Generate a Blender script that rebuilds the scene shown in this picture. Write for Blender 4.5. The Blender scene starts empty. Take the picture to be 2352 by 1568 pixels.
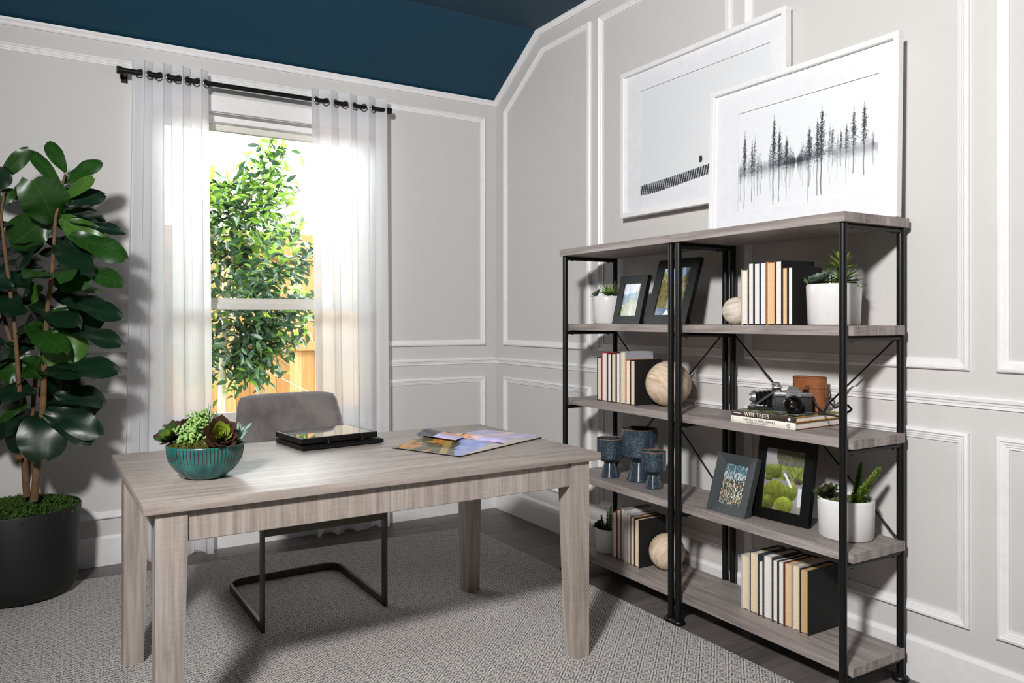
import bpy, bmesh, math, random
import numpy as np
from mathutils import Vector, Matrix, Euler
random.seed(7); R = math.radians
scn = bpy.context.scene
COL = scn.collection

# ------------------------------------------------------------------ camera, world, sun, lights, exposure
CAM = np.array([-2.617, -4.456, 1.26]); YAW = R(31.626); FPX = 1761.6; HORIZON = 734.1
cam_d = bpy.data.cameras.new('camera'); cam_o = bpy.data.objects.new('camera', cam_d); COL.objects.link(cam_o)
cam_d.sensor_width = 36.0; cam_d.lens = FPX / 2352 * 36.0; cam_d.shift_y = -(HORIZON - 784.0) / -2352.0 * 1.0
cam_d.shift_y = (HORIZON - 784.0) / 2352.0
cam_o.location = CAM; cam_o.rotation_euler = (R(90), 0, -YAW); cam_d.clip_start = 0.05
scn.camera = cam_o
vs = scn.view_settings
vs.view_transform = 'Standard'; vs.look = 'None'; vs.gamma = 1.0; vs.use_curve_mapping = False; vs.exposure = 0.1
scn.cycles.use_denoising = True
scn.cycles.max_bounces = 10; scn.cycles.diffuse_bounces = 5; scn.cycles.glossy_bounces = 4
scn.cycles.transparent_max_bounces = 24; scn.cycles.caustics_reflective = False; scn.cycles.caustics_refractive = False
scn.cycles.sample_clamp_indirect = 6.0

world = bpy.data.worlds.new('overcast_sky'); scn.world = world; world.use_nodes = True
bg = world.node_tree.nodes['Background']; bg.inputs[0].default_value = (0.93, 0.97, 1.0, 1); bg.inputs[1].default_value = 14.0

def light(name, kind, loc, energy, color=(1, 1, 1), rot=(0, 0, 0), **kw):
    d = bpy.data.lights.new(name, kind); d.energy = energy; d.color = color
    for k, v in kw.items(): setattr(d, k, v)
    o = bpy.data.objects.new(name, d); o.location = loc; o.rotation_euler = rot; COL.objects.link(o); return o
light('sun', 'SUN', (0, -5, 9), 6.0, (1.0, 0.93, 0.83), (R(38), 0, R(-14)), angle=R(1.5))
portal = light('window_portal', 'AREA', (-1.487, 0.145, 1.53), 1.0, rot=(R(-90), 0, 0), shape='RECTANGLE', size=1.25, size_y=1.76)
portal.data.cycles.is_portal = True

# ------------------------------------------------------------------ pixel helpers (2352 x 1568 frame)
FW = np.array([math.sin(YAW), math.cos(YAW), 0]); RT = np.array([math.cos(YAW), -math.sin(YAW), 0])
def ray(x, y): return FW + RT * (x - 1176) / FPX + np.array([0, 0, 1.0]) * (HORIZON - y) / FPX
def depth_pt(x, y, d): return CAM + ray(x, y) * d
def on_y(x, y, c): r = ray(x, y); return CAM + r * (c - CAM[1]) / r[1]
def on_z(x, y, c): r = ray(x, y); return CAM + r * (c - CAM[2]) / r[2]

# ------------------------------------------------------------------ mesh builder
class MB:
    def __init__(s): s.v = []; s.f = []
    def add(s, vs_, fs_):
        b = len(s.v); s.v += [tuple(map(float, p)) for p in vs_]; s.f += [tuple(i + b for i in f) for f in fs_]; return s
    def box(s, lo, hi, M=None):
        x0, y0, z0 = lo; x1, y1, z1 = hi
        p = [(x0, y0, z0), (x1, y0, z0), (x1, y1, z0), (x0, y1, z0), (x0, y0, z1), (x1, y0, z1), (x1, y1, z1), (x0, y1, z1)]
        if M is not None: p = [tuple(M @ Vector(q)) for q in p]
        return s.add(p, [(0, 3, 2, 1), (4, 5, 6, 7), (0, 1, 5, 4), (1, 2, 6, 5), (2, 3, 7, 6), (3, 0, 4, 7)])
    def cbox(s, c, size, M=None):
        return s.box([c[i] - size[i] / 2 for i in range(3)], [c[i] + size[i] / 2 for i in range(3)], M)
    def bbox(s, lo, hi, r=0.003, seg=1, M=None):
        bm = bmesh.new(); bmesh.ops.create_cube(bm, size=1)
        for v in bm.verts: v.co = Vector([lo[i] + (v.co[i] + .5) * (hi[i] - lo[i]) for i in range(3)])
        bmesh.ops.bevel(bm, geom=list(bm.edges), offset=r, segments=seg, profile=.5, affect='EDGES')
        if M is not None: bm.transform(M)
        bm.verts.index_update()
        s.add([v.co for v in bm.verts], [[v.index for v in f.verts] for f in bm.faces]); bm.free(); return s
    def lathe(s, prof, seg=32, c=(0, 0, 0), M=None, cap=True):
        n = len(prof); vv = []; ff = []
        for i in range(seg):
            a = 2 * math.pi * i / seg
            for (r, z) in prof: vv.append((c[0] + r * math.cos(a), c[1] + r * math.sin(a), c[2] + z))
        for i in range(seg):
            j = (i + 1) % seg
            for k in range(n - 1): ff.append((i * n + k, j * n + k, j * n + k + 1, i * n + k + 1))
        if cap and prof[0][0] > 1e-6: ff.append(tuple(i * n for i in range(seg))[::-1])
        if cap and prof[-1][0] > 1e-6: ff.append(tuple(i * n + n - 1 for i in range(seg)))
        if M is not None: vv = [tuple(M @ Vector(q)) for q in vv]
        return s.add(vv, ff)
    def tube(s, pts, r, seg=10, caps=True):
        pts = [Vector(p) for p in pts]; n = len(pts); rs = r if isinstance(r, (list, tuple)) else [r] * n
        vv = []; ff = []; up = None
        for i, p in enumerate(pts):
            t = (pts[min(i + 1, n - 1)] - pts[max(i - 1, 0)]).normalized()
            if up is None: up = Vector((0, 0, 1)) if abs(t.z) < .9 else Vector((1, 0, 0))
            a = t.cross(up).normalized(); b = a.cross(t).normalized(); up = b
            for k in range(seg):
                w = 2 * math.pi * k / seg; vv.append(p + (a * math.cos(w) + b * math.sin(w)) * rs[i])
        for i in range(n - 1):
            for k in range(seg):
                q = (k + 1) % seg; ff.append((i * seg + k, i * seg + q, (i + 1) * seg + q, (i + 1) * seg + k))
        if caps: ff.append(tuple(range(seg))[::-1]); ff.append(tuple((n - 1) * seg + k for k in range(seg)))
        return s.add(vv, ff)
    def bar(s, pts, w, h, closed=False):
        """flat rectangular bar (w sideways in plan, h vertical-ish) swept along pts with mitres"""
        pts = [Vector(p) for p in pts]; n = len(pts); vv = []; ff = []
        for i, p in enumerate(pts):
            a = pts[(i - 1) % n] if (closed or i > 0) else None; b = pts[(i + 1) % n] if (closed or i < n - 1) else None
            t0 = (p - a).normalized() if a is not None else (b - p).normalized(); t1 = (b - p).normalized() if b is not None else t0
            t = (t0 + t1).normalized(); side = Vector((t.y, -t.x, 0)).normalized() if abs(t.z) < .95 else Vector((1, 0, 0))
            k = 1 / max(.35, t.dot(t0)); up = side.cross(t).normalized()
            for sx, sz in ((-1, -1), (1, -1), (1, 1), (-1, 1)): vv.append(p + side * sx * w / 2 * k + up * sz * h / 2)
        for i in range(n if closed else n - 1):
            j = (i + 1) % n
            for k in range(4): q = (k + 1) % 4; ff.append((i * 4 + k, i * 4 + q, j * 4 + q, j * 4 + k))
        if not closed: ff.append((3, 2, 1, 0)); ff.append(tuple((n - 1) * 4 + k for k in range(4)))
        return s.add(vv, ff)
    def sphere(s, c, r, nu=24, nv=14, sc=(1, 1, 1)):
        prof = [(r * math.sin(math.pi * k / nv), -r * math.cos(math.pi * k / nv)) for k in range(nv + 1)]
        prof[0] = (0, -r); prof[-1] = (0, r)
        return s.lathe(prof, nu, M=Matrix.Translation(c) @ Matrix.Diagonal((sc[0], sc[1], sc[2], 1)))
    def prism(s, poly, z0, z1, M=None):
        n = len(poly); vv = [(x, y, z0) for x, y in poly] + [(x, y, z1) for x, y in poly]
        ff = [tuple(range(n))[::-1], tuple(range(n, 2 * n))] + [(i, (i + 1) % n, n + (i + 1) % n, n + i) for i in range(n)]
        if M is not None: vv = [tuple(M @ Vector(q)) for q in vv]
        return s.add(vv, ff)
    def grid(s, fn, nu, nv):
        vv = [fn(i / nu, j / nv) for j in range(nv + 1) for i in range(nu + 1)]
        ff = [(j * (nu + 1) + i, j * (nu + 1) + i + 1, (j + 1) * (nu + 1) + i + 1, (j + 1) * (nu + 1) + i) for j in range(nv) for i in range(nu)]
        return s.add(vv, ff)
    def xf(s, M): s.v = [tuple(M @ Vector(q)) for q in s.v]; return s
    def mesh(s, name, smooth=None):
        me = bpy.data.meshes.new(name); me.from_pydata(s.v, [], s.f)
        bm = bmesh.new(); bm.from_mesh(me); bmesh.ops.recalc_face_normals(bm, faces=bm.faces); bm.to_mesh(me); bm.free()
        if smooth is not None:
            me.polygons.foreach_set('use_smooth', [True] * len(me.polygons))
            if smooth < 180: me.set_sharp_from_angle(angle=R(smooth))
        me.update(); return me

def link(name, me, mat, parent=None, loc=None, rot=None):
    o = bpy.data.objects.new(name, me); COL.objects.link(o)
    if mat is not None and me is not None and len(me.materials) == 0: me.materials.append(mat)
    if parent is not None: o.parent = parent
    if loc is not None: o.location = loc
    if rot is not None: o.rotation_euler = rot
    return o
def obj(name, mb, mat, parent=None, smooth=None, loc=None, rot=None, label=None):
    o = link(name, mb.mesh(name, smooth), mat, parent, loc, rot)
    if label: o['label'] = label
    return o
def thing(name, label, cat, loc=(0, 0, 0), rotz=0, group=None, parent=None):
    o = bpy.data.objects.new(name, None); COL.objects.link(o); o.location = loc; o.rotation_euler = (0, 0, rotz)
    o.empty_display_size = .1
    if parent is not None: o.parent = parent
    o['label'] = label; o['category'] = cat
    if group: o['group'] = group
    return o
def tag(o, label, cat, group=None):
    o['label'] = label; o['category'] = cat
    if group: o['group'] = group
    return o
def struct(o, label=None):
    o['kind'] = 'structure'
    if label: o['label'] = label
    return o

# ------------------------------------------------------------------ materials
def srgb(h):
    c = [int(h[i:i + 2], 16) / 255 for i in (0, 2, 4)]
    return tuple(x / 12.92 if x <= .04045 else ((x + .055) / 1.055) ** 2.4 for x in c)
def new_mat(name):
    m = bpy.data.materials.new(name); m.use_nodes = True; nt = m.node_tree
    return m, nt, nt.nodes['Principled BSDF']
def setp(b, color=None, rough=None, metal=None, spec=None, coat=None, sheen=None):
    if color is not None: b.inputs['Base Color'].default_value = (*color, 1)
    if rough is not None: b.inputs['Roughness'].default_value = rough
    if metal is not None: b.inputs['Metallic'].default_value = metal
    if spec is not None: b.inputs['Specular IOR Level'].default_value = spec
    if coat is not None: b.inputs['Coat Weight'].default_value = coat
    if sheen is not None: b.inputs['Sheen Weight'].default_value = sheen
def node(nt, t, **kw):
    n = nt.nodes.new(t)
    for k, v in kw.items():
        if k == 'inp':
            for i, w in v.items(): n.inputs[i].default_value = w
        else: setattr(n, k, v)
    return n
def ramp(nt, fac, stops):
    r = nt.nodes.new('ShaderNodeValToRGB'); e = r.color_ramp.elements
    while len(e) > 1: e.remove(e[-1])
    for i, (p, c) in enumerate(stops):
        q = e[0] if i == 0 else e.new(p); q.position = p; q.color = (*c, 1)
    nt.links.new(fac, r.inputs[0]); return r.outputs[0]
def coords(nt, scale=(1, 1, 1), rot=(0, 0, 0), kind='Object'):
    tc = nt.nodes.new('ShaderNodeTexCoord'); mp = nt.nodes.new('ShaderNodeMapping')
    mp.inputs['Scale'].default_value = scale; mp.inputs['Rotation'].default_value = rot
    nt.links.new(tc.outputs[kind], mp.inputs[0]); return mp.outputs[0]
def noise(nt, vec, scale, detail=4, rough=.55, dist=0.0):
    n = node(nt, 'ShaderNodeTexNoise', inp={'Scale': scale, 'Detail': detail, 'Roughness': rough, 'Distortion': dist}); nt.links.new(vec, n.inputs['Vector']); return n.outputs['Fac']
def bump(nt, b, h, strength=.3, dist=.002):
    n = node(nt, 'ShaderNodeBump', inp={'Strength': strength, 'Distance': dist}); nt.links.new(h, n.inputs['Height']); nt.links.new(n.outputs[0], b.inputs['Normal'])
def math_n(nt, op, a, bb=None, clamp=False):
    n = nt.nodes.new('ShaderNodeMath'); n.operation = op; n.use_clamp = clamp
    for i, v in enumerate((a, bb)):
        if v is None: continue
        if isinstance(v, (int, float)): n.inputs[i].default_value = v
        else: nt.links.new(v, n.inputs[i])
    return n.outputs[0]
def mixc(nt, fac, c1, c2, mode='MIX'):
    n = nt.nodes.new('ShaderNodeMix'); n.data_type = 'RGBA'; n.blend_type = mode
    for i, v in ((0, fac), (6, c1), (7, c2)):
        if isinstance(v, (int, float)): n.inputs[i].default_value = v
        elif isinstance(v, tuple): n.inputs[i].default_value = (*v, 1)
        else: nt.links.new(v, n.inputs[i])
    return n.outputs[2]
_flat = {}
def flat(name, hexc, rough=.5, metal=0, spec=.5, coat=0, vary=0.0, scale=30, bumps=0.0):
    if name in _flat: return _flat[name]
    m, nt, b = new_mat(name); c = srgb(hexc); setp(b, c, rough, metal, spec, coat)
    v = coords(nt); f = noise(nt, v, scale, 3)
    k = max(vary, .03)
    nt.links.new(ramp(nt, f, [(.3, tuple(x * (1 - k) for x in c)), (.7, tuple(min(1, x * (1 + k)) for x in c))]), b.inputs['Base Color'])
    if bumps: bump(nt, b, f, bumps, .001)
    _flat[name] = m; return m
def wall_paint(name, hexc, rough=.75, sc=95, st=.22):
    m, nt, b = new_mat(name); c = srgb(hexc); setp(b, c, rough, spec=.3)
    v = coords(nt); f = noise(nt, v, sc, 3, .6); bump(nt, b, f, st, .004); return m
def wood(name, stops, along='x', rough=.5, grain=1.0, saw=.0, spec=.4, bumpst=.25):
    """weathered wood, grain running along a local axis"""
    m, nt, b = new_mat(name); setp(b, rough=rough, spec=spec)
    st = {'x': (.9, 14, 14), 'y': (14, .9, 14), 'z': (14, 14, .9)}[along]; st = tuple(q * grain for q in st)
    fine = {'x': (3, 120, 120), 'y': (120, 3, 120), 'z': (120, 120, 3)}[along]
    v = coords(nt, st); f1 = noise(nt, v, 1.6, 6, .62, 1.2); f2 = noise(nt, coords(nt, fine), 1.0, 3, .6)
    cc = {'x': (190, 22, 22), 'y': (22, 190, 22), 'z': (22, 22, 190)}[along]
    f3 = noise(nt, coords(nt, cc), 1.0, 3, .65)
    t = math_n(nt, 'ADD', math_n(nt, 'MULTIPLY', f1, .68), math_n(nt, 'MULTIPLY', f2, .32 - saw * .1))
    t = math_n(nt, 'ADD', t, math_n(nt, 'MULTIPLY', math_n(nt, 'SUBTRACT', f3, .5), saw))
    nt.links.new(ramp(nt, t, stops), b.inputs['Base Color'])
    bump(nt, b, math_n(nt, 'ADD', f2, math_n(nt, 'MULTIPLY', f3, saw * 3)), bumpst, .0012); return m

M_WALL = wall_paint('greige_wall_paint', 'cfccc9')
M_TRIM = flat('white_trim_paint', 'eceaea', .38, vary=.02)
M_CEIL = wall_paint('teal_ceiling_paint', '163f53', .55, 60, .08)
DESK = [(.30, srgb('7d746d')), (.44, srgb('978c84')), (.54, srgb('a89d95')), (.70, srgb('bab1a9'))]
M_DESK_X = wood('weathered_desk_wood_x', DESK, 'x', .40, 1.0, .12, .6); M_DESK_Z = wood('weathered_desk_wood_z', DESK, 'z', .5, 1.0, .14); M_DESK_Y = wood('weathered_desk_wood_y', DESK, 'y', .45, 1.0, .28)
SHELF = [(.28, srgb('5f5856')), (.42, srgb('857b77')), (.54, srgb('9c928d')), (.70, srgb('b5aca7'))]
M_SHELF = wood('taupe_shelf_wood', SHELF, 'y', .48, 1.2, .05)
M_SHELF_END = wood('taupe_shelf_end_grain', SHELF, 'z', .55, .9, .35)
M_PLANK = [wood('dark_floor_plank_%d' % i, [(.28, srgb(a)), (.5, srgb(b_)), (.72, srgb(c))], 'x', .42, 1.0, .04) for i, (a, b_, c) in enumerate((('47423f', '625c59', '766f6b'), ('4c4744', '6b6562', '827b77'), ('423e3c', '5a5552', '6d6764')))]
M_BLACK = flat('black_powder_coat', '0b0b0c', .40, spec=.35)
M_FRAMEBLK = flat('black_frame_lacquer', '070708', .42, spec=.3)
M_FRAMEGREY = flat('charcoal_frame_paint', '3a3f40', .5)
M_BRONZE = flat('dark_bronze_steel', '4c4740', .38, .75)
M_CHROME = flat('chrome_metal', 'c9c9c9', .22, 1.0)
M_WHITEPOT = flat('glossy_white_ceramic', 'e2e0de', .22)
M_POTBLK = flat('matte_black_planter', '121213', .55)
M_WHITEFR = flat('white_frame_lacquer', 'ecebea', .4)
M_MAT = flat('white_mat_board', 'e4e4e7', .8)
M_PAGE = {k: flat('page_edges_' + k, h, .85, vary=.1, scale=160) for k, h in dict(white='e9e2da', cream='e5d2b4', peach='e3bd92', tan='c9a877').items()}

def fabric_velvet():
    m, nt, b = new_mat('grey_velvet'); setp(b, srgb('6b6663'), .8, sheen=.6, spec=.2)
    f = noise(nt, coords(nt), 9, 4, .6); nt.links.new(ramp(nt, f, [(.35, srgb('5d5855')), (.65, srgb('78726f'))]), b.inputs['Base Color'])
    bump(nt, b, noise(nt, coords(nt), 400, 2), .15, .001); return m
M_VELVET = fabric_velvet()

def rug_mat():
    m, nt, b = new_mat('woven_diamond_rug'); setp(b, rough=.95, spec=.1)
    v = coords(nt, (19.4, 19.4, 19.4), (0, 0, R(-43)))
    wob = noise(nt, coords(nt), 130, 2, .5)
    sep = nt.nodes.new('ShaderNodeSeparateXYZ'); nt.links.new(v, sep.inputs[0])
    w = math_n(nt, 'MULTIPLY', math_n(nt, 'SUBTRACT', wob, .5), .10)
    def cell(o): return math_n(nt, 'ABSOLUTE', math_n(nt, 'SUBTRACT', math_n(nt, 'FRACT', math_n(nt, 'ADD', o, w)), .5))
    mx = math_n(nt, 'MAXIMUM', cell(sep.outputs[0]), cell(sep.outputs[1]))
    ring = math_n(nt, 'COSINE', math_n(nt, 'MULTIPLY', mx, 2 * math.pi * 5.0))       # concentric squares
    dash = noise(nt, coords(nt), 260, 2, .6); sp = noise(nt, coords(nt), 620, 2, .7)
    h = math_n(nt, 'ADD', math_n(nt, 'MULTIPLY', ring, .34), math_n(nt, 'MULTIPLY', math_n(nt, 'SUBTRACT', dash, .5), 1.5))
    h = math_n(nt, 'ADD', h, math_n(nt, 'MULTIPLY', math_n(nt, 'SUBTRACT', sp, .5), 1.1))
    h = math_n(nt, 'ADD', h, .5)
    nt.links.new(ramp(nt, h, [(.12, srgb('4a4b4e')), (.32, srgb('9f9b97')), (.52, srgb('cbc6c1')), (.9, srgb('e0dbd6'))]), b.inputs['Base Color'])
    bump(nt, b, h, .6, .003); return m
M_RUG = rug_mat()

def sheer_mat(name, trans, hexc='fbfbfd'):
    m = bpy.data.materials.new(name); m.use_nodes = True; nt = m.node_tree; nt.nodes.clear()
    out = nt.nodes.new('ShaderNodeOutputMaterial'); tr = nt.nodes.new('ShaderNodeBsdfTransparent'); tl = nt.nodes.new('ShaderNodeBsdfTranslucent'); df = nt.nodes.new('ShaderNodeBsdfDiffuse')
    c = (*srgb(hexc), 1); tl.inputs[0].default_value = c; df.inputs[0].default_value = c
    a = nt.nodes.new('ShaderNodeMixShader'); a.inputs[0].default_value = .58; nt.links.new(tl.outputs[0], a.inputs[2]); nt.links.new(df.outputs[0], a.inputs[1])
    v = coords(nt, (1, 1, 1)); wv = noise(nt, v, 900, 1, .5)
    fac = math_n(nt, 'ADD', 1 - trans, math_n(nt, 'MULTIPLY', math_n(nt, 'SUBTRACT', wv, .5), .12), True)
    mx = nt.nodes.new('ShaderNodeMixShader'); nt.links.new(fac, mx.inputs[0]); nt.links.new(tr.outputs[0], mx.inputs[1]); nt.links.new(a.outputs[0], mx.inputs[2]); nt.links.new(mx.outputs[0], out.inputs[0]); return m
M_SHEER = sheer_mat('white_sheer_voile', .11); M_SHEER_HEM = sheer_mat('white_sheer_hem', .08)
def glass_mat(name, gloss=.06):
    m = bpy.data.materials.new(name); m.use_nodes = True; nt = m.node_tree; nt.nodes.clear()
    out = nt.nodes.new('ShaderNodeOutputMaterial'); tr = nt.nodes.new('ShaderNodeBsdfTransparent'); gl = nt.nodes.new('ShaderNodeBsdfGlossy'); gl.inputs['Roughness'].default_value = .02
    tr.inputs[0].default_value = (.96, .97, .97, 1)
    fr = nt.nodes.new('ShaderNodeFresnel'); fr.inputs[0].default_value = 1.45
    mx = nt.nodes.new('ShaderNodeMixShader'); nt.links.new(fr.outputs[0], mx.inputs[0]); nt.links.new(tr.outputs[0], mx.inputs[1]); nt.links.new(gl.outputs[0], mx.inputs[2]); nt.links.new(mx.outputs[0], out.inputs[0]); return m
M_GLASS = glass_mat('clear_window_glass')
def print_mat(name='printed_ink', rough=.35):
    m, nt, b = new_mat(name); setp(b, rough=rough); a = nt.nodes.new('ShaderNodeVertexColor'); a.layer_name = 'ink'; nt.links.new(a.outputs[0], b.inputs['Base Color']); return m
M_PRINT = print_mat(); M_PRINT_GLOSS = print_mat('printed_ink_gloss', .12); M_PRINT_MATTE = print_mat('printed_ink_matte', .7)
def leafy(name, dark, light, scale=6, rough=.38, spec=.5, trans=0.0):
    m, nt, b = new_mat(name); setp(b, rough=rough, spec=spec)
    f = noise(nt, coords(nt), scale, 3); nt.links.new(ramp(nt, f, [(.3, srgb(dark)), (.7, srgb(light))]), b.inputs['Base Color'])
    if trans:
        tl = nt.nodes.new('ShaderNodeBsdfTranslucent'); tl.inputs[0].default_value = (*[min(1, x * 1.9) for x in srgb(light)], 1)
        mx = nt.nodes.new('ShaderNodeMixShader'); mx.inputs[0].default_value = trans; nt.links.new(b.outputs[0], mx.inputs[1]); nt.links.new(tl.outputs[0], mx.inputs[2]); nt.links.new(mx.outputs[0], nt.nodes['Material Output'].inputs[0])
    return m

# ------------------------------------------------------------------ raster -> flat print (vertex inked grid)
def ink(me, rgb):           # rgb (n,3) display colours per vertex
    a = me.color_attributes.new('ink', 'FLOAT_COLOR', 'POINT'); c = np.clip(np.asarray(rgb, float), 0, 1)
    lin = np.where(c <= .04045, c / 12.92, ((c + .055) / 1.055) ** 2.4)
    a.data.foreach_set('color', np.c_[lin, np.ones(len(lin))].astype(np.float32).ravel())
def print_plane(name, w, h, img, mat, parent, loc=(0, 0, 0), rot=(0, 0, 0)):
    """img[row from bottom, col, 3]; plane lies in local x (width) / z (height), facing -y, its lower left corner at loc"""
    nv, nu = img.shape[:2]; xs = np.linspace(0, w, nu); zs = np.linspace(0, h, nv); X, Z = np.meshgrid(xs, zs)
    me = bpy.data.meshes.new(name); V = np.c_[X.ravel(), np.zeros(X.size), Z.ravel()]
    idx = np.arange(nu * nv).reshape(nv, nu); F = np.stack([idx[:-1, :-1], idx[:-1, 1:], idx[1:, 1:], idx[1:, :-1]], -1).reshape(-1, 4)
    me.from_pydata(V.tolist(), [], F.tolist()); ink(me, img.reshape(-1, 3)); me.update()
    return link(name, me, mat, parent, loc, rot)
def vnoise(h, w, n, seed, oct_=4):
    rg = np.random.RandomState(seed); out = np.zeros((h, w)); amp = 1; tot = 0
    for o in range(oct_):
        k = n * 2 ** o; g = rg.rand(k + 2, k + 2); y = np.linspace(0, k, h); x = np.linspace(0, k, w)
        yi = y.astype(int); xi = x.astype(int); fy = (y - yi)[:, None]; fx = (x - xi)[None]
        fy = fy * fy * (3 - 2 * fy); fx = fx * fx * (3 - 2 * fx)
        a = g[yi][:, xi]; b = g[yi][:, xi + 1]; c = g[yi + 1][:, xi]; d = g[yi + 1][:, xi + 1]
        out += amp * ((a * (1 - fx) + b * fx) * (1 - fy) + (c * (1 - fx) + d * fx) * fy); tot += amp; amp *= .5
    return out / tot
def C3(h): return np.array([int(h[i:i + 2], 16) / 255 for i in (0, 2, 4)])
def text_mesh(name, txt, size, mat, parent, loc, rot, extrude=.0002, align='CENTER', spacing=1.0):
    cu = bpy.data.curves.new(name, 'FONT'); cu.body = txt; cu.size = size; cu.extrude = extrude; cu.align_x = align; cu.align_y = 'CENTER'; cu.space_character = spacing; cu.resolution_u = 3
    o = bpy.data.objects.new(name, cu); COL.objects.link(o); dg = bpy.context.evaluated_depsgraph_get(); me = bpy.data.meshes.new_from_object(o.evaluated_get(dg))
    bpy.data.objects.remove(o); bpy.data.curves.remove(cu); me.name = name; me.materials.clear(); return link(name, me, mat, parent, loc, rot)

# ================================================================== ROOM SHELL
XL, YB, ZC, ZW = -4.2, -6.6, 3.04, 2.725           # left wall, back wall, flat ceiling, ceiling at the window wall
WX0, WX1, WZ0, WZ1 = -2.11, -0.865, 0.665, 2.40   # window opening
YS = -0.515                                         # where the sloped ceiling meets the flat one
# window wall in four blocks around the opening, one mesh
w = MB()
w.box((XL - .15, 0, -.2), (WX0, .15, 3.3)).box((WX1, 0, -.2), (.15, .15, 3.3)).box((WX0, 0, -.2), (WX1, .15, WZ0)).box((WX0, 0, WZ1), (WX1, .15, 3.3))
struct(obj('wall_back', w, M_WALL), 'greige window wall with white panel mouldings')
struct(obj('wall_right', MB().box((0, YB - .15, -.2), (.15, 0, 3.3)), M_WALL), 'greige panelled wall behind the bookcases')
struct(obj('wall_left', MB().box((XL - .15, YB - .15, -.2), (XL, 0, 3.3)), M_WALL))
struct(obj('wall_front', MB().box((XL, YB - .15, -.2), (0, YB, 3.3)), M_WALL))
M90 = Matrix(((0, 0, 1, 0), (1, 0, 0, 0), (0, 1, 0, 0), (0, 0, 0, 1)))        # (a,b,c) -> x=c, y=a, z=b
c_ = MB().prism([(0, ZW), (YS, ZC), (YB, ZC), (YB, ZC + .25), (.15, ZC + .25), (.15, ZW)], XL, 0, M90)
struct(obj('ceiling', c_, M_CEIL), 'deep teal painted tray ceiling')

# floor: individual planks on a subfloor
fl = struct(obj('floor', MB().box((XL, YB, -.2), (0, 0, -.012)), M_PLANK[2]), 'dark grey-brown plank floor')
PW = .182; rows = int(-YB / PW) + 1
pm = {}
def plank_mesh(L, wd, mi):
    k = (round(L, 3), round(wd, 3), mi)
    if k not in pm:
        pm[k] = MB().bbox((0, 0, -.012), (L - .0012, wd - .0012, 0), .0012).mesh('plank'); pm[k].materials.append(M_PLANK[mi])
    return pm[k]
for r_ in range(rows):
    y1 = -r_ * PW; y0 = max(y1 - PW, YB); x = 0.0 - (r_ * .47 % 1.22) - .1; seg = [(max(x, XL), 0.0)]
    while x > XL: seg.append((max(x - 1.22, XL), x)); x -= 1.22
    for a, b_ in seg:
        if b_ - a < .02: continue
        link('plank', plank_mesh(b_ - a, y1 - y0, random.randrange(3)), None, fl, (a, y0, 0))

# ---- mouldings
PROF = [(0, 0), (0, .010), (.004, .015), (.011, .017), (.016, .012), (.020, .012), (.024, .009), (.028, .009), (.031, .006), (.037, .005), (.037, 0)]
def moulding(pts, prof, closed, to3):
    """pts in wall plane; inside of the panel lies to the left of travel; prof = (inward offset, height off the wall)"""
    n = len(pts); P = [Vector(p) for p in pts]; mb = MB(); k = len(prof); vv = []; ff = []
    for i, p in enumerate(P):
        a = P[(i - 1) % n]; b = P[(i + 1) % n]
        if not closed and i == 0: d0 = d1 = (b - p).normalized()
        elif not closed and i == n - 1: d0 = d1 = (p - a).normalized()
        else: d0 = (p - a).normalized(); d1 = (b - p).normalized()
        n0 = Vector((-d0.y, d0.x)); n1 = Vector((-d1.y, d1.x)); m_ = (n0 + n1).normalized(); m_ = m_ / max(.2, m_.dot(n0))
        for (o, h) in prof: q = p + m_ * o; vv.append(to3(q.x, q.y, h))
    for i in range(n if closed else n - 1):
        j = (i + 1) % n
        for q in range(k - 1): ff.append((i * k + q, j * k + q, j * k + q + 1, i * k + q + 1))
        ff.append((i * k + k - 1, j * k + k - 1, j * k, i * k))
    if not closed: ff.append(tuple(range(k))); ff.append(tuple((n - 1) * k + q for q in range(k))[::-1])
    return mb.add(vv, ff)
RW = lambda s, z, h: (-h, -s, z)            # right wall: s = distance from the corner
WW = lambda s, z, h: (-s, -h, z)            # window wall: s = distance from the corner
tn = [0]
def trim(pts, to3, closed=True, prof=PROF, label=None):
    tn[0] += 1; o = obj('trim_%d' % tn[0], moulding(pts, prof, closed, to3), M_TRIM, smooth=25); struct(o, label); return o
def rect(a, b, z0, z1): return [(a, z0), (b, z0), (b, z1), (a, z1)]
Z0, Z1, L0, L1, ZT = 1.092, 2.607, .238, .886, 2.922
trim([(.115, Z0), (1.048, Z0), (1.048, ZT), (.563, ZT), (.115, 2.632)], RW, label='five-sided white panel moulding beside the corner')
trim(rect(1.122, 2.069, Z0, ZT), RW); trim(rect(2.148, 3.093, Z0, ZT), RW); trim(rect(3.177, 4.12, Z0, ZT), RW); trim(rect(4.20, 5.15, Z0, ZT), RW); trim(rect(5.23, 6.5, Z0, ZT), RW)
for a, b_ in ((.115, 1.048), (1.122, 2.069), (2.148, 3.093), (3.177, 4.12), (4.20, 5.15), (5.23, 6.5)): trim(rect(a, b_, L0, L1), RW)
cas = .04                                                  # window casing width
trim([(-WX1 - cas, Z0), (.085, Z0), (.085, Z1), (3.2, Z1), (3.2, Z0), (-WX0 + cas, Z0)], lambda s, z, h: (-s, -h, z), closed=False, prof=[(-o, h) for o, h in PROF], label='white panel moulding running over the window')
trim(rect(.085, -WX1 - cas - .03, L0, L1), WW); trim(rect(-WX0 + cas + .03, 3.2, L0, L1), WW); trim(rect(3.28, 4.1, L0, L1), WW); trim(rect(3.28, 4.1, Z0, Z1), WW)
RAIL = [(0, 0), (0, .014), (.006, .018), (.016, .016), (.020, .010), (.026, .009), (.029, .006), (.038, .006), (.038, 0)]
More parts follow.
